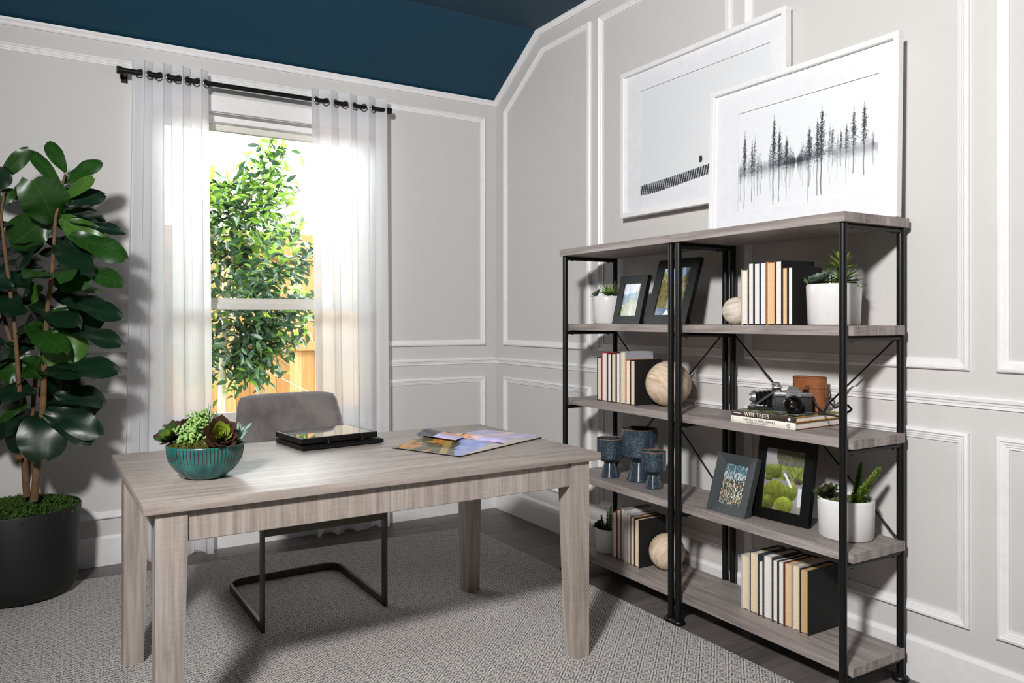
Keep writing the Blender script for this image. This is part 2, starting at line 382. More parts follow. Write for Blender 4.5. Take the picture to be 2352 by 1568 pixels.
def rail(s0, s1, to3, lab): trim([(s1, 1.009), (s0, 1.009)], to3, False, RAIL, lab)
rail(0, 6.6, RW, 'white chair rail behind the bookcases'); rail(0, -WX1 - cas, WW, 'white chair rail right of the window'); rail(-WX0 + cas, 4.2, WW, 'white chair rail left of the window')
CROWN = [(0, 0), (0, .022), (.010, .022), (.020, .014), (.027, .014), (.035, .009), (.035, 0)]
trim([(4.2, ZW), (0, ZW)], WW, False, CROWN, 'white crown trim over the window wall')
trim([(6.6, ZC), (-YS, ZC), (0, ZW)], RW, False, CROWN, 'white crown trim following the sloped ceiling')
BASE = [(0, 0), (0, .006), (.010, .012), (.014, .015), (.150, .015), (.150, 0)]
def basebd(name, s0, s1, to3): struct(obj(name, moulding([(s1, .150), (s0, .150)], BASE, False, to3), M_TRIM, smooth=25))
basebd('baseboard_back', 0, 4.2, WW); basebd('baseboard_right', 0, 6.6, RW)

# ---- window
win = bpy.data.objects.new('window_1', None); COL.objects.link(win); win.location = ((WX0 + WX1) / 2, 0, WZ0); struct(win, 'white single-hung window between sheer curtains')
def wpart(name, mb, mat=M_TRIM, smooth=None):
    o = obj(name, mb, mat, None, smooth); o.parent = win; o.matrix_parent_inverse = Matrix.Translation(win.location).inverted(); return o
wpart('head_casing', MB().bbox((WX0 - cas, -.016, 2.405), (WX1 + cas, 0, 2.495), .003))
wpart('side_casing', MB().bbox((WX0 - cas, -.016, WZ0 - .06), (WX0 + .004, 0, 2.405), .003)); wpart('side_casing', MB().bbox((WX1 - .004, -.016, WZ0 - .06), (WX1 + cas, 0, 2.405), .003))
wpart('sill', MB().bbox((WX0 - cas - .02, -.045, WZ0 - .028), (WX1 + cas + .02, .10, WZ0), .004)); wpart('apron', MB().bbox((WX0 - cas, -.014, WZ0 - .10), (WX1 + cas, 0, WZ0 - .028), .003))
M_SASH = flat('almond_window_vinyl', 'dcd8cf', .4)
wpart('frame', MB().box((WX0, .05, WZ1 - .035), (WX1, .13, WZ1)).box((WX0, .05, WZ0), (WX1, .13, WZ0 + .02)).box((WX0, .05, WZ0), (WX0 + .03, .13, WZ1)).box((WX1 - .03, .05, WZ0), (WX1, .13, WZ1)))
ZM = 1.348
def sash(name, z0, z1, y, rb, rt_):
    a, b_ = WX0 + .03, WX1 - .03; s_ = .042
    wpart(name, MB().bbox((a, y, z0), (b_, y + .035, z0 + rb), .004).bbox((a, y, z1 - rt_), (b_, y + .035, z1), .004).bbox((a, y, z0 + rb), (a + s_, y + .035, z1 - rt_), .004).bbox((b_ - s_, y, z0 + rb), (b_, y + .035, z1 - rt_), .004), M_SASH)
    wpart('pane', MB().box((a + s_ - .005, y + .015, z0 + rb - .005), (b_ - s_ + .005, y + .019, z1 - rt_ + .005)), M_GLASS)
sash('upper_sash', ZM, WZ1 - .038, .088, .035, .038); sash('lower_sash', WZ0 + .02, ZM + .004, .052, .05, .036)

# ================================================================== RUG
RUGZ = .009
rg = [(-.402, -.372), (-.398, -5.2), (-3.75, -5.2), (-3.75, -.135)]
tag(obj('area_rug', MB().prism(rg, 0.0005, RUGZ), M_RUG), 'large pale grey woven diamond-pattern rug under the desk', 'rug')

# ================================================================== OUTDOORS
M_GRASS = leafy('lawn_grass', '4b6b2c', '7d9a4a', 40, .9, .1)
struct(obj('ground', MB().box((-14, .15, -.5), (14, 16, -.15)), M_GRASS), 'lawn outside the window')
M_FENCE = [wood('cedar_fence_board_%d' % i, [(.25, srgb(a)), (.5, srgb(b_)), (.75, srgb(c))], 'z', .8, .8, .05, .2) for i, (a, b_, c) in enumerate((('6b4426', '8a6238', '9f7a50'), ('64401f', '7d552f', '92693f'), ('795434', '97704a', 'ab875f')))]
FY = 2.68
fen = thing('cedar_fence', 'tall orange cedar board fence standing beyond the window', 'fence', (-1.0, FY, -.15))
bw = .118; bms = []
for i in range(3):
    m_ = MB().bbox((-bw / 2 + .0015, 0, 0), (bw / 2 - .0015, .018, 2.22), .003).mesh('board'); m_.materials.append(M_FENCE[i]); bms.append(m_)
for i in range(64):
    link('board', bms[random.choice((0, 0, 1, 2, 2))], None, fen, (-3.6 + i * bw + 0.0, random.uniform(0, .004), random.uniform(-.01, .01)))
for z in (.35, 1.12, 1.96): obj('rail', MB().bbox((-3.7, -.04, z), (4.0, -.0005, z + .085), .004), M_FENCE[1], fen)
for x in (-3.2, -.75, 1.7): obj('post', MB().bbox((x, .019, -.3), (x + .09, .109, 2.22), .005), M_FENCE[1], fen)

# tree beyond the glass
def leaf_mesh(name, L, W, fold=.25, curl=.15, nu=4):
    mb = MB(); vv = []; ff = []
    for i in range(nu + 1):
        t = i / nu; w_ = W * (math.sin(math.pi * min(1, t * .92 + .04)) ** .8) / 2; z = -curl * L * t * t
        vv += [(-w_, t * L, z + fold * w_), (0, t * L, z), (w_, t * L, z + fold * w_)]
    for i in range(nu): a = i * 3; ff += [(a, a + 1, a + 4, a + 3), (a + 1, a + 2, a + 5, a + 4)]
    return mb.add(vv, ff)
M_TLEAF = [leafy('tree_leaf_mid', '2c4426', '426034', 3, .3, .5, .15), leafy('tree_leaf_dark', '22382a', '364f3a', 3, .28, .5, .1), leafy('tree_leaf_sunlit', '4f6f26', '76953a', 3, .35, .5, .3)]
M_BARK = flat('pale_tree_bark', 'b9b19f', .85, vary=.25, scale=25, bumps=.5)
T0 = on_y(509, 1000, 1.35); TX, TY = T0[0], 1.35
tree = thing('young_tree', 'slim young leafy tree with pale trunk outside the window', 'tree', (TX, TY, -.15))
TL = Vector((TX, TY, -.15))
def tloc(px, py, y): return Vector(on_y(px, py, y)) - TL
tp = [Vector((0, 0, -.1)), Vector((-.01, 0, .5)), Vector((.005, 0, 1.05)), tloc(520, 700, TY), tloc(545, 520, TY + .03), tloc(590, 400, TY)]
obj('trunk', MB().tube(tp, [.030, .028, .025, .018, .010, .004], 8), M_BARK, tree, 60)
rnd = random.Random(11); ends = []
brs = [((505, 830), (640, 800)), ((506, 850), (440, 830)), ((510, 790), (680, 740)), ((512, 760), (400, 760)), ((515, 720), (690, 690)), ((515, 700), (380, 690)), ((520, 660), (690, 600)), ((522, 640), (420, 600)), ((530, 600), (670, 520)), ((533, 580), (440, 500)), ((540, 545), (640, 440)), ((545, 520), (480, 420)), ((565, 470), (632, 345)), ((525, 680), (600, 640)), ((512, 800), (580, 850)), ((540, 560), (560, 420)), ((515, 740), (600, 760)), ((525, 640), (560, 560))]
for i, (a, b_) in enumerate(brs):
    dy = rnd.uniform(-.35, .35); A = tloc(*a, TY); B = tloc(*b_, TY + dy); mid = (A + B) / 2 + Vector((0, 0, rnd.uniform(-.05, .03)))
    obj('branch', MB().tube([A, mid, B], [.010, .006, .002], 6), M_BARK, tree, 60); ends.append((A, mid, B))
LM = []
for k in range(3):
    for (L, W) in ((.085, .036), (.07, .03)):
        m_ = leaf_mesh('leaf', L, W).mesh('leaf', 180); m_.materials.append(M_TLEAF[k]); LM.append(m_)
def rot_to(d, roll):
    q = Vector(d).to_track_quat('Y', 'Z'); return (q.to_matrix().to_4x4() @ Matrix.Rotation(roll, 4, 'Y'))
stuff = {0: MB(), 1: MB(), 2: MB()}; lf = [leaf_mesh('l', .08, .034, nu=3) for _ in range(1)][0]
cand = []
for (A, mid, B) in ends:
    n_ = 250 if (B - A).length > .25 else 150
    for j in range(n_):
        t = rnd.uniform(.18, 1.05) ** .8; P = (A * (1 - t) ** 2 + mid * 2 * t * (1 - t) + B * t * t)
        sp = .10 * (1.15 - .55 * t) ; P = P + Vector((rnd.gauss(0, sp), rnd.gauss(0, sp), rnd.gauss(0, sp)))
        d = ((B - A).normalized() * .5 + Vector((rnd.gauss(0, .8), rnd.gauss(0, .8), rnd.gauss(-.25, .6)))).normalized()
        bright = rnd.random() < (.12 + .45 * max(0, min(1, (P.z - 1.6) / .8)))  # sunlit upper crown put into leaf colour: more bright leaves higher up
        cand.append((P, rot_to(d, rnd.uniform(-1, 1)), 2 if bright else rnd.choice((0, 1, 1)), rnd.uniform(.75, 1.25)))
cand.sort(key=lambda q: q[0].y)
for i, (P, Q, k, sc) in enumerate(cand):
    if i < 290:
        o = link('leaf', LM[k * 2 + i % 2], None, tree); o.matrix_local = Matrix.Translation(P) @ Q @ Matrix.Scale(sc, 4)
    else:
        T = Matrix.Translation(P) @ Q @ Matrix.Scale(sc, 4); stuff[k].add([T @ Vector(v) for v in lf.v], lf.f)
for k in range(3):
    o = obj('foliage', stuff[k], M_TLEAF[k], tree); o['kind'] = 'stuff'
obj('guy_wire', MB().tube([tloc(600, 845, TY + .2), tloc(790, 940, TY + .9)], .0025, 5), flat('white_cord', 'e8e6e0', .7), tree)

# ================================================================== ADDED KEY LIGHT (invented spotlight body behind the camera, aimed at the bookcase corner)
LAMP = Vector((-3.6, -4.35, 2.78)); AIM = Vector((0, -1.2, 1.5)); ldir = (AIM - LAMP).normalized()
added_light = thing('added_key_spotlight', 'added key light in a white spotlight body behind the viewer, aimed at the bookcases', 'added_light', (LAMP.x, LAMP.y, ZC))
LR = Matrix.Translation(LAMP - Vector((LAMP.x, LAMP.y, ZC))) @ ldir.to_track_quat('Z', 'Y').to_matrix().to_4x4()
obj('canopy', MB().lathe([(0, 0), (.07, 0), (.065, -.02), (.012, -.03), (0, -.03)], 24), M_TRIM, added_light, 40)
obj('stem', MB().tube([(0, 0, -.03), LAMP - Vector((LAMP.x, LAMP.y, ZC)) - ldir * .17], .008, 8), M_TRIM, added_light)
obj('can', MB().lathe([(0, -.2), (.06, -.2), (.10, -.03), (.10, 0), (.096, 0), (.093, -.03), (.05, -.18), (0, -.18)], 28, M=LR), M_TRIM, added_light, 40)
sp = light('added_key_light', 'SPOT', LAMP + ldir * .03, 740, (1.0, .992, .985), ldir.to_track_quat('-Z', 'Y').to_euler(), spot_size=R(122), spot_blend=1.0, shadow_soft_size=.17)

# ================================================================== CURTAIN ROD AND SHEERS
RODY, RODZ = -.085, 2.531
rod = thing('curtain_rod', 'black metal curtain rod above the window', 'curtain rod', (-1.54, 0, RODZ))
rl = lambda x, y, z: (x + 1.54, y, z - RODZ)
obj('pole', MB().tube([rl(-2.262, RODY, RODZ), rl(-1.93, RODY, RODZ)], .0145, 16).tube([rl(-1.95, RODY, RODZ), rl(-.815, RODY, RODZ)], .0125, 16), M_BLACK, rod, 40)
for x in (-2.272, -.805):
    s_ = -1 if x < -1.5 else 1
    obj('end_cap', MB().tube([rl(x - .012, RODY, RODZ), rl(x + .012, RODY, RODZ)], .0195, 18), M_BLACK, rod, 40)
    obj('bracket', MB().tube([rl(x - s_ * .03, RODY, RODZ - .01), rl(x - s_ * .03, -.004, RODZ - .01)], .007, 10).cbox(rl(x - s_ * .03, -.003, RODZ - .01), (.03, .006, .06)), M_BLACK, rod, 40)

def curtain(name, label, xt0, xt1, xb0, xb1, waves, phase, seed, crossings, lift=0.0):
    rn = random.Random(seed); t = thing(name, label, 'curtain', ((xt0 + xt1) / 2, RODY, 0), 0, 'sheer curtains on the black rod')
    ox, oy = (xt0 + xt1) / 2, RODY; NU, NV = 260, 44; ZTOP = 2.598
    ph = [rn.uniform(0, 6.28) for _ in range(6)]
    def P(u, z):
        k = 1 - z / ZTOP
        x = (xt0 + (xt1 - xt0) * u) * (1 - k) + (xb0 + (xb1 - xb0) * u) * k
        a = .030 * (1 - .12 * k)
        wv = 2 * math.pi * waves * (u + .018 * k * math.sin(5 * u + ph[0]) + .012 * k * math.sin(13 * u + ph[1])) + phase
        y = RODY + a * math.sin(wv) + k * .011 * math.sin(2.3 * wv + ph[2]) + .004 * math.sin(19 * u + ph[3]) * k
        x += .013 * math.sin(2 * wv + .4) * (1 - .3 * k)                 # rounded loops
        return (x - ox, min(y, -.03 + .0 * k) - oy, z)
    zs_top = ZTOP - .098; zs_bot = .095
    def strip(z0, z1, nv): return MB().grid(lambda u, v: P(u, z0 + (z1 - z0) * v + (.012 * math.sin(20 * u + ph[4]) * (1 - v) if z0 < .05 else 0)), NU, nv)
    obj('header', strip(zs_top, ZTOP, 4), M_SHEER_HEM, t, 180)
    obj('voile', strip(zs_bot, zs_top, NV), M_SHEER, t, 180)
    obj('hem', strip(.012 + lift, zs_bot, 4), M_SHEER_HEM, t, 180)
    mg = M_GROM
    for n in range(int(waves * 2) + 1):
        u = ((n * math.pi - phase) / (2 * math.pi * waves))
        if not .01 < u < .99: continue
        a = Vector(P(u - .004, RODZ)); b = Vector(P(u + .004, RODZ)); tan = (b - a).normalized(); c = Vector(P(u, RODZ))
        nor = Vector((tan.y, -tan.x, 0)).normalized(); side = tan; mb = MB(); pts = []
        for q in range(21):
            w_ = 2 * math.pi * q / 20; pts.append(c + side * math.cos(w_) * .0215 + Vector((0, 0, 1)) * (math.sin(w_) * .0215 - .004))
        obj('grommet', mb.tube(pts, .0042, 6, False), mg, t, 60)
    return t
M_GROM = flat('brushed_nickel', '8d857b', .35, .9)
curtain('sheer_curtain', 'white sheer grommet curtain on the left of the window', -2.222, -1.855, -2.262, -1.822, 4, .35, 3, None)
curtain('sheer_curtain', 'white sheer grommet curtain on the right of the window', -1.300, -.838, -1.262, -.815, 4, math.pi + .9, 5, None)

# ================================================================== DESK
DZ = .765; DROT = R(.6)
desk = thing('desk', 'weathered grey wood desk with square tapered legs', 'desk', (-1.6105, -1.7375, RUGZ), DROT)
dz = DZ - RUGZ; DXH, DYH = .7775, .4590
nb = 6; bwid = 2 * DYH / nb                                           # boards of the top
obj('tabletop', MB().bbox((-DXH, -DYH, dz - .029), (DXH, DYH, dz), .0025, 2), M_DESK_X, desk, 40)
LT, LB = .082, .066
def leg(sx, sy):
    x1 = sx * (DXH - .045 if sx > 0 else DXH - .032); y1 = sy * (DYH - .016)
    def ring(w_, z): return [(x1, y1, z), (x1 - sx * w_, y1, z), (x1 - sx * w_, y1 - sy * w_, z), (x1, y1 - sy * w_, z)]
    mb = MB(); mb.add(ring(LB, 0) + ring(LT, dz - .13) + ring(LT, dz - .029), [(0, 1, 2, 3), (8, 9, 10, 11)] + [(a * 4 + i, a * 4 + (i + 1) % 4, a * 4 + 4 + (i + 1) % 4, a * 4 + 4 + i) for a in (0, 1) for i in range(4)])
    return mb
for sx in (-1, 1):
    for sy in (-1, 1): obj('leg', leg(sx, sy), M_DESK_Z, desk)
for sy in (-1, 1): obj('apron', MB().bbox((-DXH + .114, sy * (DYH - .035) - .011, dz - .118), (DXH - .127, sy * (DYH - .035) + .011, dz - .029), .002), M_DESK_Z, desk)
obj('apron', MB().bbox((-DXH + .05, -DYH + .098, dz - .118), (-DXH + .072, DYH - .098, dz - .029), .002), M_DESK_Z, desk)
obj('apron', MB().bbox((DXH - .085, -DYH + .098, dz - .118), (DXH - .063, DYH - .098, dz - .029), .002), M_DESK_Z, desk)

# ================================================================== CHAIR
CX0, CX1, CYF, CYB = -1.862, -1.336, -1.325, -.70
chair = thing('desk_chair', 'grey velvet desk chair with bronze cantilever base behind the desk', 'chair', (-1.6, -1.0, RUGZ), R(1.0))
cl = lambda x, y, z: (x + 1.6, y + 1.0, z - RUGZ)
def arc(cx, cy, r, a0, a1, n=6): return [(cx + r * math.cos(R(a0 + (a1 - a0) * i / n)), cy + r * math.sin(R(a0 + (a1 - a0) * i / n))) for i in range(n + 1)]
rr = .07; bz = RUGZ + .0175
run = [(CX1, CYF)] + arc(CX1 - rr, CYB - rr, rr, 0, 90) + arc(CX0 + rr, CYB - rr, rr, 90, 180) + [(CX0, CYF)]
obj('floor_runner', MB().bar([cl(x, y, bz) for x, y in run], .013, .033), M_BRONZE, chair)
SZ = .425
for x in (CX0, CX1): obj('leg', MB().bbox(cl(x - .0065, CYF - .001, RUGZ + .001), cl(x + .0065, CYF + .037, SZ), .001), M_BRONZE, chair)
obj('front_rail', MB().bbox(cl(CX0 + .0065, CYF - .001, SZ - .034), cl(CX1 - .0065, CYF + .012, SZ), .001), M_BRONZE, chair)
for x in (CX0 + .0065, CX1 - .0195): obj('seat_rail', MB().bbox(cl(x, CYF + .037, SZ - .034), cl(x + .013, -.86, SZ), .001), M_BRONZE, chair)
obj('seat_pan', MB().bbox(cl(CX0 - .012, CYF + .01, SZ + .0005), cl(CX1 + .012, -.85, SZ + .016), .006), M_BLACK, chair)
obj('seat', MB().bbox(cl(CX0 - .004, CYF + .02, SZ + .0165), cl(CX1 + .004, -.83, SZ + .096), .03, 4), M_VELVET, chair, 60)
def chair_back(u, v, side):
    z = SZ + .05 + (.913 - SZ - .05) * v
    hw = (.262 - .030 * v ** 2) * (1 - (.0 if v < .9 else .05 * ((v - .9) / .1) ** 2)); a = (u - .5) * 2
    x = a * hw; y = -.86 + .085 * v ** 1.3 - .055 * abs(a) ** 2.2 * (1 - .35 * v)
    th = .036 * math.sqrt(max(0, 1 - abs(a) ** 8)) * math.sqrt(max(0, 1 - max(0, (v - .86) / .14) ** 3)) + .003
    return cl(-1.612 + x, y + side * th, z - (.012 * abs(a) ** 6 if v > .8 else 0))
cb = MB(); NU, NV = 26, 16
g1 = MB().grid(lambda u, v: chair_back(u, v, -1), NU, NV); g2 = MB().grid(lambda u, v: chair_back(u, v, 1), NU, NV)
cb.add(g1.v, g1.f); cb.add(g2.v, [f[::-1] for f in g2.f]); o2 = len(g1.v)
edge = [i for i in range(NU + 1)] + [j * (NU + 1) + NU for j in range(1, NV + 1)] + [NV * (NU + 1) + i for i in range(NU - 1, -1, -1)] + [j * (NU + 1) for j in range(NV - 1, 0, -1)]
cb.f += [(edge[i], edge[(i + 1) % len(edge)], o2 + edge[(i + 1) % len(edge)], o2 + edge[i]) for i in range(len(edge))]
obj('backrest', cb, M_VELVET, chair, 75)

# ================================================================== BOOKCASES
BO = np.array([-.391, -2.902, 0]); BROT = R(.435)
BU = np.array([math.sin(BROT), math.cos(BROT), 0]); BN = np.array([math.cos(BROT), -math.sin(BROT), 0])
def bk(u, n, z): return BO + BU * u + BN * n + np.array([0, 0, z])        # u along the shelves away from the camera, n towards the wall
def at_n(px, py, n):
    r = ray(px, py); P = CAM + r * (np.dot(BO + BN * n - CAM, BN) / np.dot(r, BN)); d = P - BO; return d @ BU, d @ BN, P[2]
SZS = [1.6137, 1.2396, .8655, .4914, .1173]; BW, BD, ST = .8122, .3613, .033
def bookcase(label, u0):
    t = thing('bookcase', label, 'bookcase', bk(u0, 0, 0), -BROT, 'pair of black metal and wood bookcases')
    # local axes: x = n (to the wall), y = u
    def end_faces(mb, me_mat): pass
    for i, z in enumerate(SZS):
        f, b_ = (0, BD) if i == 0 else (.046, BD - .0256)
        me = MB().bbox((f, .0015, z - ST), (b_, BW - .0015, z), .0012).mesh('shelf'); me.materials.append(M_SHELF); me.materials.append(M_SHELF_END)
        for p in me.polygons:
            if abs(p.normal.y) > .9: p.material_index = 1
        link('shelf', me, None, t)
    nf, nb_ = .0212, BD - .0205
    for y in (.0219, BW - .0219):
        for n in (nf, nb_):
            po = obj('post', MB().tube([(n, y, .02), (n, y, SZS[0] - ST)], .0131, 16), M_BLACK, t, 60)
            obj('foot', MB().lathe([(0, 0), (.026, 0), (.0285, .006), (.027, .013), (.020, .019), (.0135, .022), (0, .0225)], 24, (n, y, 0)), M_BLACK, po, 40)
        for z in SZS:
            ra = obj('rail', MB().tube([(nf, y, z - ST - .0105), (nb_, y, z - ST - .0105)], .0098, 12), M_BLACK, t, 60)
            for n in (nf + .045, nb_ - .045): obj('screw', MB().lathe([(0, -.0135), (.005, -.0125), (.005, -.007), (0, -.007)], 10, (n, y, z - ST - .0105)), M_BLACK, ra, 40)
    xb = nb_ - .004
    for a, b_ in (((BW - .034, SZS[1] - ST - .01), (.034, SZS[3] + .004)), ((.034, SZS[1] - ST - .01), (BW - .034, SZS[3] + .004))):
        obj('brace', MB().tube([(xb, a[0], a[1]), (xb + (.004 if a[0] > .4 else -.004), (a[0] + b_[0]) / 2, (a[1] + b_[1]) / 2), (xb, b_[0], b_[1])], .0036, 8), M_BLACK, t, 60)
    return t
bookcase('nearer bookcase of the pair, with the cameras and the leaning picture', 0.0)
bookcase('farther bookcase of the pair, towards the corner, with the stoneware goblets', BW)
def shelf_thing(name, label, cat, u, n, s, rot=0, group=None):
    """local x = along the wall to the viewer's right (-u), local y = to the wall (n)"""
    p = bk(u, n, SZS[s]); o = thing(name, label, cat, p, -BROT - R(90) + rot, group); return o

# ================================================================== UPRIGHT BOOKS
ORD = ['first', 'second', 'third', 'fourth', 'fifth', 'sixth', 'seventh', 'eighth', 'ninth']
COV = {}
def cover_mat(h):
    if h not in COV: COV[h] = flat('book_cloth_' + h, h, .7, vary=.08, scale=80)
    return COV[h]
def book_row(s, us, nf, specs, where, group, lean=0.0):
    for i, (ht, dp, cov, cname, page, dn) in enumerate(specs):
        u1, u0 = us[i], us[i + 1]; th = u1 - u0 - .0008; mid = (u0 + u1) / 2
        t = shelf_thing('book', '%s upright book, %s from left %s' % (cname, ORD[i], where), 'book', mid, nf + dn, s, 0, group)
        c = .0028; hx = th / 2
        mb = MB().box((-hx, 0, 0), (-hx + c, dp, ht)).box((hx - c, 0, 0), (hx, dp, ht)).box((-hx + c, dp - c, 0), (hx - c, dp, ht))
        pg = MB(); nn = 5                                                    # page block with a slightly hollow fore-edge
        def P(u, v): return (-hx + c + .0002 + (th - 2 * c - .0004) * u, .004 + .003 * math.sin(math.pi * u), .004 + (ht - .009) * v)
        pg.grid(P, nn, 1); n0 = len(pg.v)
        back = [(-hx + c + .0002, dp - c - .0005, .004), (hx - c - .0002, dp - c - .0005, .004), (-hx + c + .0002, dp - c - .0005, ht - .005), (hx - c - .0002, dp - c - .0005, ht - .005)]
        pg.v += back
        pg.f += [tuple(range(nn + 1, 2 * nn + 2)) + (n0 + 3, n0 + 2), tuple(range(nn, -1, -1)) + (n0, n0 + 1), (n0, n0 + 2, nn + 1, 0), (nn, 2 * nn + 1, n0 + 3, n0 + 1), (n0 + 1, n0 + 3, n0 + 2, n0)]
        obj('cover', mb, cover_mat(cov), t); obj('page_block', pg, M_PAGE[page], t)
        if lean: t.rotation_mode = 'XYZ'; t.rotation_euler = (0, 0, -BROT - R(90)); 
W, K = 'white', 'cream'
book_row(1, [.5454, .5103, .4812, .4505, .4203, .3796, .3487, .3222, .300], .12, [(.217, .15, 'b9a98f', 'beige', W, 0), (.243, .155, '232228', 'charcoal', W, 0), (.241, .155, '262a44', 'navy blue', W, 0), (.2415, .155, '2b3350', 'dark blue', W, 0), (.240, .155, 'c9852f', 'orange', 'peach', 0), (.2425, .185, '131314', 'black', W, 0), (.2165, .15, '1a191c', 'black', 'peach', 0), (.2165, .165, '111112', 'black', W, 0)], 'beside the big white pot', 'books on the second shelf')
book_row(2, [1.4304, 1.3941, 1.3501, 1.3200, 1.2839, 1.2532, 1.2135, 1.1807, 1.1469], .09, [(.2125, .15, '26201f', 'black', K, 0), (.237, .15, '9c2f38', 'red', W, 0), (.233, .15, '2b2323', 'dark brown', W, 0), (.2345, .15, '232021', 'black', K, 0), (.240, .155, '2c2728', 'charcoal', W, 0), (.2455, .17, 'a3a2a8', 'silver grey', K, 0), (.209, .16, 'b56a2b', 'orange', W, 0), (.2085, .17, '121213', 'black', K, 0)], 'beside the biggest wooden ball', 'books on the third shelf')
book_row(4, [1.3401, 1.3054, 1.2729, 1.2472, 1.2282, 1.2030, 1.1751, 1.1415], .11, [(.217, .16, 'a89a7e', 'tan', W, 0), (.238, .16, '7d262b', 'dark red', K, 0), (.249, .165, '83848a', 'grey', W, 0), (.244, .165, 'd8d6d4', 'white', K, 0), (.232, .16, 'a9a6b5', 'lilac grey', K, 0), (.226, .16, '7a5430', 'brown', W, 0), (.222, .165, '121314', 'black', K, 0)], 'beside the lowest wooden ball', 'books on the bottom shelf of the farther bookcase')
book_row(4, [.5567, .5149, .4719, .4488, .4053, .3790, .3511, .3140, .2814, .2440], .135, [(.216, .16, 'c3c2be', 'white', K, 0), (.237, .165, '37444d', 'slate', K, 0), (.214, .15, '2a3138', 'dark slate', W, 0), (.242, .165, '4c5259', 'grey', W, 0), (.236, .165, '252a2f', 'charcoal', W, 0), (.2375, .165, '1f2428', 'black', W, 0), (.239, .165, '5b2f2a', 'maroon', 'peach', 0), (.241, .165, 'a9adb0', 'pale grey', K, 0), (.235, .17, '101112', 'black', 'tan', 0)], 'on the bottom shelf of the nearer bookcase', 'books on the bottom shelf of the nearer bookcase')

# ================================================================== WOODEN BALLS
def ball_mat(name, a, b_, c):
    m, nt, b = new_mat(name); setp(b, rough=.6, spec=.3)
    v = coords(nt, (1.2, 6, 1.2), (.5, .2, .3)); f = noise(nt, v, 5.5, 4, .6, 2.2)
    nt.links.new(ramp(nt, f, [(.3, srgb(a)), (.5, srgb(b_)), (.68, srgb(c))]), b.inputs['Base Color']); bump(nt, b, f, .15, .001); return m
M_BALL = [ball_mat('pale_turned_wood', 'b99a7f', 'd9c3a8', 'e6d6c2'), ball_mat('white_turned_wood', 'b7a391', 'd8ccbd', 'e4dacd')]
for (px, py, r_, n, s, lab, k) in ((1535, 881, .1035, .21, 2, 'biggest pale wooden ball, on the third shelf beside the red book', 0), (1692, 714, .0575, .21, 1, 'small whitish wooden ball beside the beige book', 1), (1532, 1267, .082, .215, 4, 'mid-sized wooden ball on the bottom shelf', 0)):
    u = at_n(px, py, n)[0]; p = bk(u, n, SZS[s] + r_ - .001); o = obj('wooden_ball', MB().sphere((0, 0, 0), r_, 40, 24), M_BALL[k], None, 180, p, (.4 + s, .3 * s, .9)); tag(o, lab, 'ornament', 'wooden balls on the bookcases')
    
# ================================================================== STONEWARE GOBLETS
def goblet_mat():
    m, nt, b = new_mat('speckled_blue_glaze'); setp(b, rough=.16, coat=.3)
    f = noise(nt, coords(nt), 170, 3, .7); g = noise(nt, coords(nt, (1, 1, .25)), 22, 4, .6)
    t = math_n(nt, 'ADD', math_n(nt, 'MULTIPLY', f, .6), math_n(nt, 'MULTIPLY', g, .4))
    nt.links.new(ramp(nt, t, [(.36, srgb('1e2732')), (.5, srgb('323f4a')), (.6, srgb('54626b')), (.72, srgb('9aa6aa'))]), b.inputs['Base Color']); return m
M_GLAZE = goblet_mat(); M_RIM = flat('bare_brown_rim', '8a6248', .4); M_GLAZE2 = flat('dark_neck_glaze', '23282d', .3)
for (px, py, sc, rw, hb, lab) in ((1401, 1094, 1.0, .0655, .190, 'mid-sized speckled blue stoneware goblet at the left of the group'), (1469, 1103, 1.0, .086, .250, 'tallest speckled blue stoneware goblet at the back'), (1501, 1120, 1.0, .057, .170, 'shortest speckled blue stoneware goblet in front')):
    r = ray(px, py); P = CAM + r * ((SZS[3] - CAM[2]) / r[2]); g = thing('goblet', lab, 'goblet', P, 0, 'stoneware goblets on the fourth shelf')
    hf = hb * .36; hs = hb * .48
    obj('foot', MB().lathe([(0, 0), (rw * .70, 0), (rw * .72, .004), (rw * .42, hf), (0, hf)], 36), M_GLAZE, g, 30)
    obj('neck', MB().lathe([(0, hf), (rw * .42, hf), (rw * .50, hf + .006), (rw * .86, hs - .006), (rw * .97, hs), (rw * .93, hs + .003), (0, hs + .002)], 36), M_GLAZE2, g, 30)
    cu = obj('cup', MB().lathe([(rw * .95, hs), (rw * 1.0, hs + .012), (rw * 1.0, hb - .003), (rw * .94, hb - .003), (rw * .93, hs + .02), (rw * .5, hs + .006), (0, hs + .004)], 36, cap=False), M_GLAZE, g, 40)
    obj('rim', MB().lathe([(rw * 1.0, hb - .003), (rw * .985, hb), (rw * .955, hb), (rw * .94, hb - .003)], 36, cap=False), M_RIM, cu, 180)

